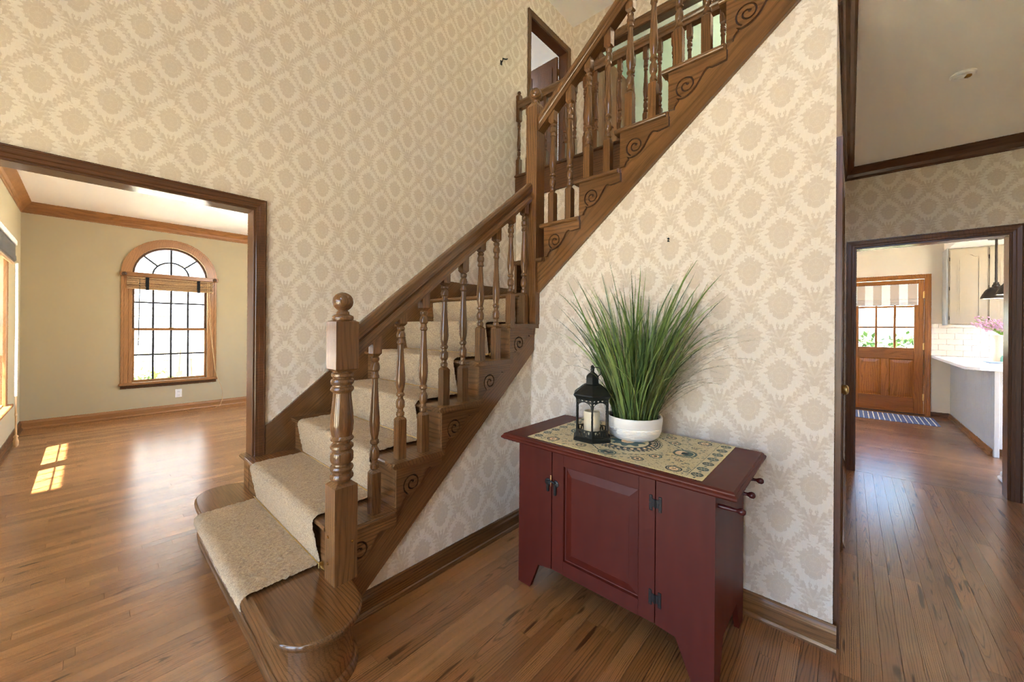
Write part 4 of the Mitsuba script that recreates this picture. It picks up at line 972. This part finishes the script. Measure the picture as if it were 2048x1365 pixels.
part(bl, 'cord', tube([(DX + .06, AY + .42, 1.93), (DX + .055, AY + .45, 1.2), (DX + .05, AY + .51, .55), (DX + .045, AY + .54, .45)], .003, 6), 'cord', True)
part(bl, 'wand', tube([(DX + .055, AY - .34, 1.90), (DX + .055, AY - .35, .98)], .004, 6), 'dark_bar', True)
ol = single('outlet', bb(DX, DX + .006, .86, .935, .20, .318, .002), 'plastic_white', 'white wall outlet below the arched window', 'outlet')
for z in (.235, .283): part(ol, 'socket', bb(DX + .005, DX + .009, .878, .917, z - .016, z + .016, .006), 'plastic_white'); 
for z in (.235, .283):
    for y in (.890, .904): part(ol, 'slot', bx(DX + .0088, DX + .0094, y - .0015, y + .0015, z - .006, z + .006), 'soil')

# ------------------------------------------------------------------ dining room: front window at the left edge
w2 = struct('window_2', None, label='pair of oak framed windows in the front wall of the dining room')
def rectY(x0, x1, z0, z1, w, ya, yb): return cat(bb(x0, x0 + w, ya, yb, z0, z1), bb(x1 - w, x1, ya, yb, z0, z1), bb(x0 + w, x1 - w, ya, yb, z0, z0 + w), bb(x0 + w, x1 - w, ya, yb, z1 - w, z1))
for x0, z0, x1, z1 in WG:
    part(w2, 'sash', cat(rectY(x0, x1, z0, 1.27, .035, DY - .10, DY - .075), rectY(x0, x1, 1.24, z1, .035, DY - .125, DY - .10)), 'oak_gold')
    for k in range(1, 4): x = x0 + (x1 - x0)*k/4; part(w2, 'muntin', bb(x - .006, x + .006, DY - .095, DY - .085, z0, 1.25, .001), 'dark_bar'); part(w2, 'muntin', bb(x - .006, x + .006, DY - .117, DY - .107, 1.25, z1, .001), 'dark_bar')
    for z, y in ((.99, DY - .09), (1.6, DY - .112)): part(w2, 'muntin', bb(x0, x1, y - .005, y + .005, z - .006, z + .006, .001), 'dark_bar')
    part(w2, 'pane', tm([(x0, DY - .09, z0), (x1, DY - .09, z0), (x1, DY - .09, z1), (x0, DY - .09, z1)], [[0, 1, 2], [0, 2, 3]]), 'glass')
part(w2, 'side_casing', bb(-6.165, -6.055, DY, DY + .022, .47, 1.99, .004), 'oak_gold'); part(w2, 'mullion_casing', bb(-5.245, -5.115, DY, DY + .022, .47, 1.99, .004), 'oak_gold'); part(w2, 'side_casing', bb(-4.305, -4.18, DY, DY + .022, .47, 1.99, .004), 'oak_gold')
part(w2, 'head_casing', bb(-6.165, -4.18, DY, DY + .022, 1.95, 2.05, .004), 'oak_gold_y'); part(w2, 'stool', bb(-6.22, -4.11, DY, DY + .055, .445, .475, .006), 'oak_gold_y'); part(w2, 'apron', bb(-6.165, -4.18, DY, DY + .02, .37, .445, .004), 'paint_green')
for x0, z0, x1, z1 in WG: part(w2, 'jamb', cat(bx(x0 - .006, x0, DY - .15, DY, z0, z1), bx(x1, x1 + .006, DY - .15, DY, z0, z1), bx(x0, x1, DY - .15, DY, z0 - .006, z0)), 'oak_gold')
b2 = thing('woven_blind', 'dark woven blind gathered at the top of the window at the left edge', 'blind')
part(b2, 'valance', bb(-6.11, -4.15, DY + .024, DY + .078, 2.04, 2.09, .004), 'white_gloss', label='pale top rail')
part(b2, 'folds', cat(bb(-6.10, -4.17, DY + .026, DY + .068, 1.92, 2.045, .01), bb(-6.10, -4.17, DY + .026, DY + .074, 1.87, 1.95, .02)), 'woven_black', label='gathered dark woven slats')
part(b2, 'hem', tube([(-6.10, DY + .05, 1.868), (-4.17, DY + .05, 1.868)], .014, 8), 'bamboo', True)
cord = thing('blind_cord', 'white cord with brown tassel hanging at the left edge of the dining room', 'cord')
part(cord, 'cord', tube([(-6.10, DY + .075, 1.87), (-6.10, DY + .078, 1.3), (-6.095, DY + .076, .8), (-6.10, DY + .076, .56)], .010, 8), 'cord_white', True)
part(cord, 'tail', tube([(-6.10, DY + .076, .57), (-6.10, DY + .077, .4), (-6.098, DY + .078, .17)], .007, 8), 'cord', True, label='brown cord end')
part(cord, 'bow', cat(tube([(-6.04, DY + .08, .375), (-6.10, DY + .08, .385), (-6.16, DY + .07, .375)], .008, 6)), 'cord', True)
part(cord, 'tassel', lathe([(.006, .06), (.018, .08), (.02, .12), (.012, .15), (.018, .165), (.010, .18)], 10, (-6.098, DY + .078, 0)), 'cord', True)
# windows added behind the camera to light the foyer
wf = struct('added_window_3', None, label='added front windows and glazed door that light the foyer, behind the camera')
for x0, z0, x1, z1 in FW:
    part(wf, 'pane', tm([(x0, -1.78, z0), (x1, -1.78, z0), (x1, -1.78, z1), (x0, -1.78, z1)], [[0, 1, 2], [0, 2, 3]]), 'glass')
    part(wf, 'frame', rectY(x0, x1, z0, z1, .05, -1.80, -1.76), 'white_gloss')
    nx_, nz_ = (6, 3) if z0 > 2 else (2, 4)
    for k in range(1, nx_): x = x0 + (x1 - x0)*k/nx_; part(wf, 'muntin', bb(x - .012, x + .012, -1.79, -1.77, z0, z1), 'white_gloss')
    for k in range(1, nz_): z = z0 + (z1 - z0)*k/nz_; part(wf, 'muntin', bb(x0, x1, -1.79, -1.77, z - .012, z + .012), 'white_gloss')
# ------------------------------------------------------------------ kitchen
d1 = struct('door_1', None, label='brown wooden back door with six visible panes and two raised panels')
DX0, DX1, DYF = -.075, .827, KF + .010
part(d1, 'casing', frame_path([(-.09, 0), (-.09, 2.055), (.835, 2.055), (.835, 0)], [(w, t) for w, t in casing_prof(.062, .022)], 'y', KF, -1), 'door_wood')
part(d1, 'jamb', cat(bx(.829, .842, KF, KF + .12, 0, 2.06), bx(-.092, -.077, KF, KF + .12, 0, 2.06), bx(-.09, .84, KF, KF + .12, 2.05, 2.065)), 'door_wood')
GL, GR_, GB, GT = .105, .725, 1.005, 1.955
part(d1, 'stile', bb(DX0, GL, DYF, DYF + .042, .01, 2.045), 'door_wood'); part(d1, 'stile', bb(GR_, DX1, DYF, DYF + .042, .01, 2.045), 'door_wood')
part(d1, 'mid_stile', bb(.365, .460, DYF, DYF + .042, .245, .83), 'door_wood')
for z0, z1 in ((.01, .245), (.83, GB), (GT, 2.045)): part(d1, 'rail', bb(GL, GR_, DYF, DYF + .042, z0, z1), 'door_wood_x')
for x0, x1 in ((GL, .365), (.460, GR_)):
    part(d1, 'raised_panel', ringloft([(x0, .245, x1, .83, DYF + .004), (x0 + .012, .257, x1 - .012, .818, DYF + .016), (x0 + .06, .305, x1 - .06, .77, DYF + .008), (x0 + .062, .307, x1 - .062, .768, DYF + .008)]), 'door_wood')
for x in (.311, .519): part(d1, 'muntin', bb(x - .013, x + .013, DYF + .006, DYF + .036, GB, GT, .004), 'door_wood')
for z in (1.321, 1.638): part(d1, 'muntin', bb(GL, GR_, DYF + .006, DYF + .036, z - .012, z + .012, .004), 'door_wood_x')
for x0, x1 in ((GL, .311), (.311, .519), (.519, GR_)):
    for z0, z1 in ((GB, 1.321), (1.321, 1.638), (1.638, GT)):
        part(d1, 'pane', tm([(x0, DYF + .02, z0), (x1, DYF + .02, z0), (x1, DYF + .02, z1), (x0, DYF + .02, z1)], [[0, 1, 2], [0, 2, 3]]), 'glass')
for z in (1.81, 1.034, .27): part(d1, 'hinge', cat(bb(.815, .838, DYF - .006, DYF + .002, z - .05, z + .05, .002), tube([(.828, DYF - .006, z - .052), (.828, DYF - .006, z + .052)], .006)), 'brass', 40, label='brass hinge')
part(d1, 'knob', axis_lathe([(.03, 0), (.03, .004), (.011, .008), (.011, .03), (.024, .038), (.029, .052), (.022, .064), (.001, .068)], (.045, DYF, .895), (0, -1, 0), 18), 'brass', 40, label='round pale brass knob')
part(d1, 'threshold', bb(-.09, .84, KF - .02, KF + .12, 0, .018, .004), 'oak_dark_x')
rs = thing('roman_shade', 'short striped roman shade in beige and white on the kitchen door', 'shade')
SX0, SX1, SY = -.012, .765, DYF - .035
part(rs, 'cloth', cat(bb(SX0, SX1, SY, SY + .008, 1.73, 1.978, .003), bb(SX0, SX1, SY - .012, SY + .006, 1.69, 1.75, .008), bb(SX0, SX1, SY - .008, SY + .008, 1.655, 1.71, .006)), 'shade_cloth')
part(rs, 'headrail', bb(SX0 + .01, SX1 - .01, SY + .008, DYF, 1.95, 1.975), 'white_gloss')
sm = thing('striped_rug', 'blue rug with thin white stripes in front of the kitchen door', 'rug')
rg = []
nxr = 60
X = np.linspace(-.16, .905, nxr); zz = .008 + .006*np.maximum(0, np.sin((X - .35)*9))*np.exp(-((X - .62)/.15)**2)
v = np.vstack([np.c_[X, np.full(nxr, 7.50), zz], np.c_[X, np.full(nxr, 8.13), .008 + 0*X], np.c_[X, np.full(nxr, 7.50), 0*X + .001], np.c_[X, np.full(nxr, 8.13), 0*X + .001]])
f = []
for i in range(nxr - 1):
    f += [[i, i+1, nxr+i+1], [i, nxr+i+1, nxr+i], [2*nxr+i, i+1, i], [2*nxr+i, 2*nxr+i+1, i+1], [nxr+i, nxr+i+1, 3*nxr+i+1], [nxr+i, 3*nxr+i+1, 3*nxr+i]]
f += [[nxr-1, 3*nxr-1, 2*nxr-1], [nxr-1, 4*nxr-1+0, 3*nxr-1], [nxr-1, 2*nxr-1, 4*nxr-1]]
part(sm, 'weave', tm(v, f), 'rug_blue')
# upper cabinets
def door_arch(x0, x1, z0, z1, y, par):
    a, b, c, e = x0 + .055, x1 - .055, z0 + .07, z1 - .11
    th = np.linspace(0, 1, 21); arch = [(b - (b-a)*t, e + .045*(math.sin(math.pi*np.clip((t - .18)/.64, 0, 1))**1.3)) for t in th]
    P = Polygon([(a, c), (b, c)] + arch)
    d = part(par, 'door', cat(prism(sbox(x0, z0, x1, z1).difference(P), 'y', y - .022, y - .010), bx(x0, x1, y - .010, y, z0, z1)), 'cabinet_taupe')
    part(d, 'raised_panel', cat(prism(P.buffer(-.012), 'y', y - .013, y - .009), prism(P.buffer(-.034), 'y', y - .019, y - .012)), 'cabinet_taupe')
    return d
CAB = [(1.025, 1.375), (1.375, 1.735)]
for i, (x0, x1) in enumerate(CAB):
    k = thing('wall_cabinet', ['taupe kitchen wall cabinet with arched door panel nearest the wooden door', 'taupe kitchen wall cabinet behind the hanging pendant rod'][i], 'cabinet')
    part(k, 'body', bb(x0, x1, 8.022, KF, 1.36, 2.415, .003), 'cabinet_taupe')
    d = door_arch(x0 + .012, x1 - .025, 1.375, 2.395, 8.022, k)
    for z in (1.45, 1.86, 2.27): part(d, 'hinge', tube([(x0 + .009, 8.008, z - .025), (x0 + .009, 8.008, z + .025)], .006, 6), 'pendant_bronze')
    part(d, 'knob', axis_lathe([(.008, 0), (.006, .012), (.014, .02), (.012, .028), (.001, .03)], (x1 - .055, 8.002, 1.46), (0, -1, 0), 12), 'cabinet_taupe', 40)
    if i == 0: part(k, 'crown_edge', bb(x0 - .02, x0 + .0, 8.03, KF, 1.35, 2.43, .004), 'island_grey', label='grey end panel')
# backsplash tiles
bs = thing('backsplash', 'white subway tile backsplash glowing under the wall cabinets', 'backsplash')
part(bs, 'grout', bx(.898, 2.2, KF - .007, KF - .001, .905, 1.375), 'grout')
tz = .906; row = 0
while tz < 1.36:
    off = .0785 if row % 2 else 0
    x = .898 - .1*0 - off + .0735 - .0785
    while x < 2.2:
        a, b = max(x + .001, .899), min(x + .155, 2.2)
        if b - a > .012: part(bs, 'tile', bb(a, b, KF - .013, KF - .005, tz + .001, min(tz + .0805, 1.374), .002), 'tile_white')
        x += .157
    tz += .0815; row += 1
# peninsula
pn = thing('peninsula', 'grey beadboard kitchen peninsula under the white counter', 'kitchen peninsula')
part(pn, 'body', bx(1.10, 3.15, 6.22, KF - .003, .0, .87), 'island_grey')
y = 6.125
while y < KF - .01:
    part(pn, 'bead_board', bb(1.09, 1.102, y, min(y + .078, KF), .0, .87, .004), 'island_grey'); y += .080
part(pn, 'corner_post', bb(1.088, 1.125, 6.088, 6.125, 0, .87, .004), 'island_grey')
part(pn, 'end_panel', bx(1.125, 3.1, 6.20, 6.222, 0, .87), 'island_grey')
part(pn, 'toe_board', bb(1.125, 3.1, 6.185, 6.20, 0, .07, .004), 'oak_dark_x')
single('countertop', prism(Polygon([(.90, KF), (.90, 6.14), (.99, 6.05), (3.15, 6.05), (3.15, KF)]).buffer(-.006).buffer(.006), 'z', .872, .902), 'quartz', 'white stone countertop with clipped corner on the grey peninsula', 'countertop')
# pendants
def pendant(x, y, label):
    k = thing('pendant_lamp', label, 'pendant lamp', 'pendant lamps over the counter')
    part(k, 'canopy', lathe([(.066, 2.400), (.068, 2.405), (.066, 2.42)], 24, (x, y, 0)), 'pendant_bronze', 40)
    part(k, 'rod', lathe([(.011, 1.86), (.011, 2.405)], 12, (x, y, 0)), 'pendant_bronze', 40)
    part(k, 'socket', lathe([(.030, 1.815), (.034, 1.83), (.030, 1.845), (.022, 1.85), (.024, 1.868), (.014, 1.872)], 20, (x, y, 0)), 'pendant_bronze', 40)
    outer = [(.124, 1.672), (.125, 1.678), (.118, 1.70), (.105, 1.735), (.085, 1.775), (.058, 1.805), (.034, 1.817)]
    v = outer; inner = [(r - .003, z - .002) for r, z in outer[1:]][::-1]
    n = 32; prof = [(outer[0][0] - .004, outer[0][1])][:0] + outer
    m1 = lathe(prof, n, (x, y, 0)); 
    keep = (np.array(m1.faces) < n*len(prof)).all(1); m1 = tm(m1.vertices, np.array(m1.faces)[keep])
    part(k, 'lamp_shade', m1, 'pendant_bronze', True, label='dark metal dome shade')
    key = part(k, 'bulb', lathe([(.004, 1.70), (.022, 1.71), (.030, 1.735), (.024, 1.765), (.012, 1.79), (.012, 1.80)], 16, (x, y, 0)), 'plastic_white', True)
    scene[key]['emitter'] = {'type': 'area', 'radiance': {'type': 'rgb', 'value': [.6, .5, .4]}}
    m2 = lathe(inner, n, (x, y, 0)); m2 = tm(m2.vertices, np.array(m2.faces)[(np.array(m2.faces) < n*len(inner)).all(1)]); 
    part(k, 'shade_lining', m2, 'white_gloss', True, label='white inside of the shade')
pendant(1.33, 7.39, 'dark dome pendant lamp on a rod, fully seen in the kitchen')
pendant(1.31, 6.62, 'dark dome pendant lamp half hidden by the kitchen door casing')
# under-cabinet light
uc = thing('cabinet_light', 'under-cabinet strip light above the tiled backsplash', 'light')
part(uc, 'housing', bb(1.06, 2.05, 8.20, 8.24, 1.345, 1.36, .003), 'white_gloss')
key = part(uc, 'diffuser', bx(1.07, 2.04, 8.205, 8.235, 1.341, 1.345), 'plastic_white'); scene[key]['emitter'] = {'type': 'area', 'radiance': {'type': 'rgb', 'value': [.034, .030, .025]}}
# things on the counter
CTOP = .902
QX, QY = 1.395, 7.42
pt = thing('pitcher', 'tall cream pitcher holding pink flowers on the kitchen counter', 'pitcher')
part(pt, 'body', lathe([(.07, CTOP), (.078, CTOP + .004), (.079, CTOP + .02), (.070, CTOP + .15), (.064, CTOP + .25), (.068, CTOP + .30), (.075, CTOP + .325), (.070, CTOP + .325), (.060, CTOP + .29)], 30, (QX, QY, 0)), 'pitcher_cream', 40)
part(pt, 'spout', hull([(QX - .06, QY - .02, CTOP + .32), (QX - .06, QY + .02, CTOP + .32), (QX - .10, QY, CTOP + .328), (QX - .062, QY, CTOP + .26)]), 'pitcher_cream')
part(pt, 'handle', tube([(QX + .06, QY, CTOP + .29), (QX + .11, QY, CTOP + .29), (QX + .125, QY, CTOP + .22), (QX + .11, QY, CTOP + .13), (QX + .068, QY, CTOP + .09)], .009, 8), 'pitcher_cream', True)
fb = thing('flower_bunch', 'loose bunch of pink lilac flowers and green leaves in the cream pitcher', 'flowers')
fr = random.Random(5)
def blob(r, seed):
    m = trimesh.creation.icosphere(1, r); v = np.array(m.vertices); rs_ = np.random.RandomState(seed); return tm(v*(.75 + .5*rs_.rand(len(v), 1)), m.faces)
for i in range(26):
    a = fr.uniform(0, 2*math.pi); sp_ = fr.uniform(.08, .24); h = fr.uniform(.10, .26) - .25*max(0, sp_ - .15)
    if i < 9: a = math.pi + fr.uniform(-.6, .6); sp_ = fr.uniform(.15, .27); h = fr.uniform(.08, .2)
    p0 = np.array([QX, QY, CTOP + .31]); tip = p0 + np.array([sp_*math.cos(a), sp_*math.sin(a)*.7, h])
    stm = part(fb, 'stem', tube([p0, (p0*.5 + tip*.5) + np.array([0, 0, .03]), tip], .0025, 5), 'stem_green')
    bl_ = []
    for j in range(14):
        t = fr.uniform(.45, 1.05); q = p0 + (tip - p0)*t + np.array([fr.gauss(0, .014), fr.gauss(0, .014), fr.gauss(.012, .012)])
        bl_.append(moved(blob(fr.uniform(.006, .013), i*20 + j), *q))
    part(fb, 'flower_cluster', cat(*bl_), 'lavender')
for i in range(24):
    a = fr.uniform(0, 2*math.pi); r_ = fr.uniform(.03, .11); p = np.array([QX + r_*math.cos(a), QY + r_*math.sin(a), CTOP + .33 + fr.uniform(0, .09)])
    d = np.array([math.cos(a), math.sin(a), .4]); e = np.array([-math.sin(a), math.cos(a), 0])*.014
    part(fb, 'leaf', tm([p, p + d*.025 + e, p + d*.055, p + d*.025 - e], [[0, 1, 2], [0, 2, 3]]), 'leaf_green')
bd = thing('serving_board', 'small wooden serving board lying on the counter before the pitcher', 'board')
part(bd, 'board', bb(1.36, 1.60, 7.02, 7.16, CTOP, CTOP + .014, .005), 'board_wood'); part(bd, 'grip', hull([(1.36, 7.07, CTOP), (1.36, 7.11, CTOP), (1.31, 7.08, CTOP), (1.31, 7.10, CTOP), (1.36, 7.07, CTOP + .012), (1.36, 7.11, CTOP + .012), (1.31, 7.08, CTOP + .010), (1.31, 7.10, CTOP + .010)]), 'board_wood')
single('teal_crock', lathe([(.048, CTOP), (.052, CTOP + .004), (.050, CTOP + .05), (.042, CTOP + .075), (.044, CTOP + .082), (.036, CTOP + .082), (.034, CTOP + .06)], 24, (1.39, 7.24, 0)), 'teal_glaze', 'small teal glazed crock in front of the cream pitcher', 'crock', 40)
single('saucer', lathe([(.03, CTOP), (.05, CTOP + .004), (.085, CTOP + .018), (.083, CTOP + .020), (.045, CTOP + .008), (.001, CTOP + .007)], 28, (1.24, 6.98, 0)), 'blue_plate', 'pale blue saucer on the counter left of the serving board', 'saucer', 40)

# ------------------------------------------------------------------ added unseen lamps that brighten the rooms, hall downlight
def lamp(x, y, z, label):
    k = thing('added_lamp', label, 'added ceiling lamp')  # unseen lamp added to light an upper room
    part(k, 'base', lathe([(.14, z - .02), (.15, z - .01), (.15, z)], 24, (x, y, 0)), 'white_gloss', 40)
    key = part(k, 'globe', lathe([(.005, z - .13), (.08, z - .12), (.13, z - .08), (.14, z - .02)], 24, (x, y, 0)), 'plastic_white', True)
    scene[key]['emitter'] = {'type': 'area', 'radiance': {'type': 'rgb', 'value': LAMP}}
LAMP = [6, 5.9, 5.5]
lamp(.5, 4.95, 5.4, 'added round glass ceiling lamp that lights the pale green upper room')
LAMP = [.5, .5, .53]
lamp(-4.2, 3.6, 5.4, 'added round glass ceiling lamp that lights the upper bedroom')
LAMP = [1.9, 1.7, 1.45]
lamp(.3, 3.85, 5.4, 'added round glass ceiling lamp that lights the upper hall')
ch = thing('added_chandelier', 'added hanging fixture with five glass shades that lights the dining room, out of view behind the left wall', 'added_chandelier')  # light source added out of view to brighten the dining room
HX, HY = -5.1, 1.75
part(ch, 'stem', lathe([(.05, 2.74), (.05, 2.72), (.008, 2.70), (.008, 2.2), (.04, 2.15), (.03, 2.05), (.002, 2.02)][::-1], 14, (HX, HY, 0)), 'brass_old', 40)
for i in range(5):
    a = 2*math.pi*i/5; ex, ey = HX + .28*math.cos(a), HY + .28*math.sin(a)
    part(ch, 'arm', tube([(HX, HY, 2.10), ((HX + ex)/2, (HY + ey)/2, 2.02), (ex, ey, 2.10)], .008, 6), 'brass_old', True)
    key = part(ch, 'shade', lathe([(.02, 2.10), (.05, 2.14), (.06, 2.20), (.045, 2.25)], 16, (ex, ey, 0)), 'plastic_white', True); scene[key]['emitter'] = {'type': 'area', 'radiance': {'type': 'rgb', 'value': [1.3, 1.32, 1.34]}}
dl = thing('downlight', 'small recessed round downlight in the hall ceiling', 'ceiling light')
DLX, DLY = .472, 3.31
part(dl, 'trim_ring', lathe([(.038, 2.728), (.046, 2.727), (.052, 2.733), (.052, 2.741)], 28, (DLX, DLY, 0)), 'white_gloss', 40)
part(dl, 'bulb', lathe([(.001, 2.716), (.014, 2.719), (.024, 2.726), (.022, 2.741)], 16, (DLX - .010, DLY, 0)), 'plastic_white', 40)
part(dl, 'socket', lathe([(.009, 2.717), (.016, 2.722), (.018, 2.738)], 14, (DLX + .018, DLY + .006, 0)), 'brass_old', 40)

# ------------------------------------------------------------------ outside
struct('ground', bx(-40, 40, -40, 60, -.6, -.35), 'lawn', 'ground outside the house')
struct('roof', cat(bx(DX - .9, W1 - .2, DY - .915, DY - .15, 2.93, 3.08)), 'white_gloss', 'unseen eave over the dining room windows, sized to trim the sun patch')  # unseen eave, placed to cut the sunlight entering the dining room
struct('roof', cat(bx(W1 - .6, 2.4, -2.95, -1.85, 5.5, 5.62), bx(-2.7, 1.8, -2.95, -1.85, 2.62, 2.74)), 'white_gloss', 'unseen eave and porch roof added to keep the sun out of the foyer')  # unseen roofs added to block direct sun from the foyer windows
nh = thing('neighbor_house', 'white sided house close outside the arched window', 'house')
NXF = -10.4
z = -.35; i = 0
while z < 3.9:
    part(nh, 'siding_board', hull([(NXF, -6, z), (NXF - .035, -6, z + .128), (NXF - .06, -6, z), (NXF - .06, -6, z + .128), (NXF, 8, z), (NXF - .035, 8, z + .128), (NXF - .06, 8, z), (NXF - .06, 8, z + .128)]), 'siding'); z += .15
part(nh, 'wall', bx(NXF - 5, NXF - .06, -6, 8, -.35, 3.9), 'cabinet_taupe'); part(nh, 'soffit', bx(NXF - 5, NXF + .55, -6.4, 8.4, 3.72, 3.80), 'siding'); part(nh, 'gutter', bb(NXF + .50, NXF + .62, -6.4, 8.4, 3.78, 3.92, .02), 'siding'); part(nh, 'roof', hull([(NXF + .55, y, 3.9) for y in (-6.4, 8.4)] + [(NXF - 4, y, 5.6) for y in (-6.4, 8.4)] + [(NXF - 4, y, 3.9) for y in (-6.4, 8.4)]), 'cabinet_taupe')
def leaves(c, rad, n, seed, size=.06):
    r = np.random.RandomState(seed); d = r.normal(size=(n, 3)); d /= np.linalg.norm(d, axis=1, keepdims=True)
    p = np.array(c) + d*np.array(rad)*(r.rand(n, 1)**.4)
    t = r.normal(size=(n, 3)); t /= np.linalg.norm(t, axis=1, keepdims=True); s_ = np.cross(t, d); s_ /= np.linalg.norm(s_, axis=1, keepdims=True) + 1e-9
    L = size*(.6 + .8*r.rand(n, 1))
    v = np.stack([p, p + t*L*.5 + s_*L*.28, p + t*L, p + t*L*.5 - s_*L*.28], 1).reshape(-1, 3)
    i = np.arange(n)*4
    return tm(v, np.vstack([np.c_[i, i+1, i+2], np.c_[i, i+2, i+3]]))
bsx = thing('shrub', 'leafy green shrub seen through the bottom of the arched window', 'shrub')
part(bsx, 'foliage', cat(leaves((-8.45, .72, .22), (.32, .42, .34), 900, 1, .11), leaves((-8.5, 1.15, .05), (.3, .3, .35), 400, 2, .11), leaves((-8.5, .40, .05), (.3, .3, .35), 400, 8, .11)), 'leaf_green', kind='stuff')
for p, q in (((-8.4, .95, .1), (-8.5, 1.05, .85)), ((-8.4, 1.15, .1), (-8.45, 1.18, .7)), ((-8.4, .7, -.3), (-8.45, .75, .3))): part(bsx, 'twig', tube([p, ((np.array(p)+np.array(q))/2 + [.02, .02, 0]), q], .008, 5), 'bark')
for i, (x, y, h, r) in enumerate(((-.9, 17.5, 2.7, 1.5), (2.3, 16.5, 2.9, 1.55))):
    k = thing('tree', ['pale green tree far outside the kitchen door, behind its left panes', 'pale green tree far outside the kitchen door, behind its right panes'][i], 'tree')
    part(k, 'crown', leaves((x, y, h), (r, r, r*.95), 900, 30 + i, .24), 'leaf_green', kind='stuff'); part(k, 'trunk', tube([(x, y, -.4), (x + .05, y, h*.5), (x, y, h)], .12, 8), 'bark', True)
k = thing('hedge', 'low green hedge outside the kitchen door', 'hedge')
part(k, 'foliage', leaves((.5, 13.0, .38), (3.0, .5, .85), 2600, 40, .14), 'hedge_green', kind='stuff')
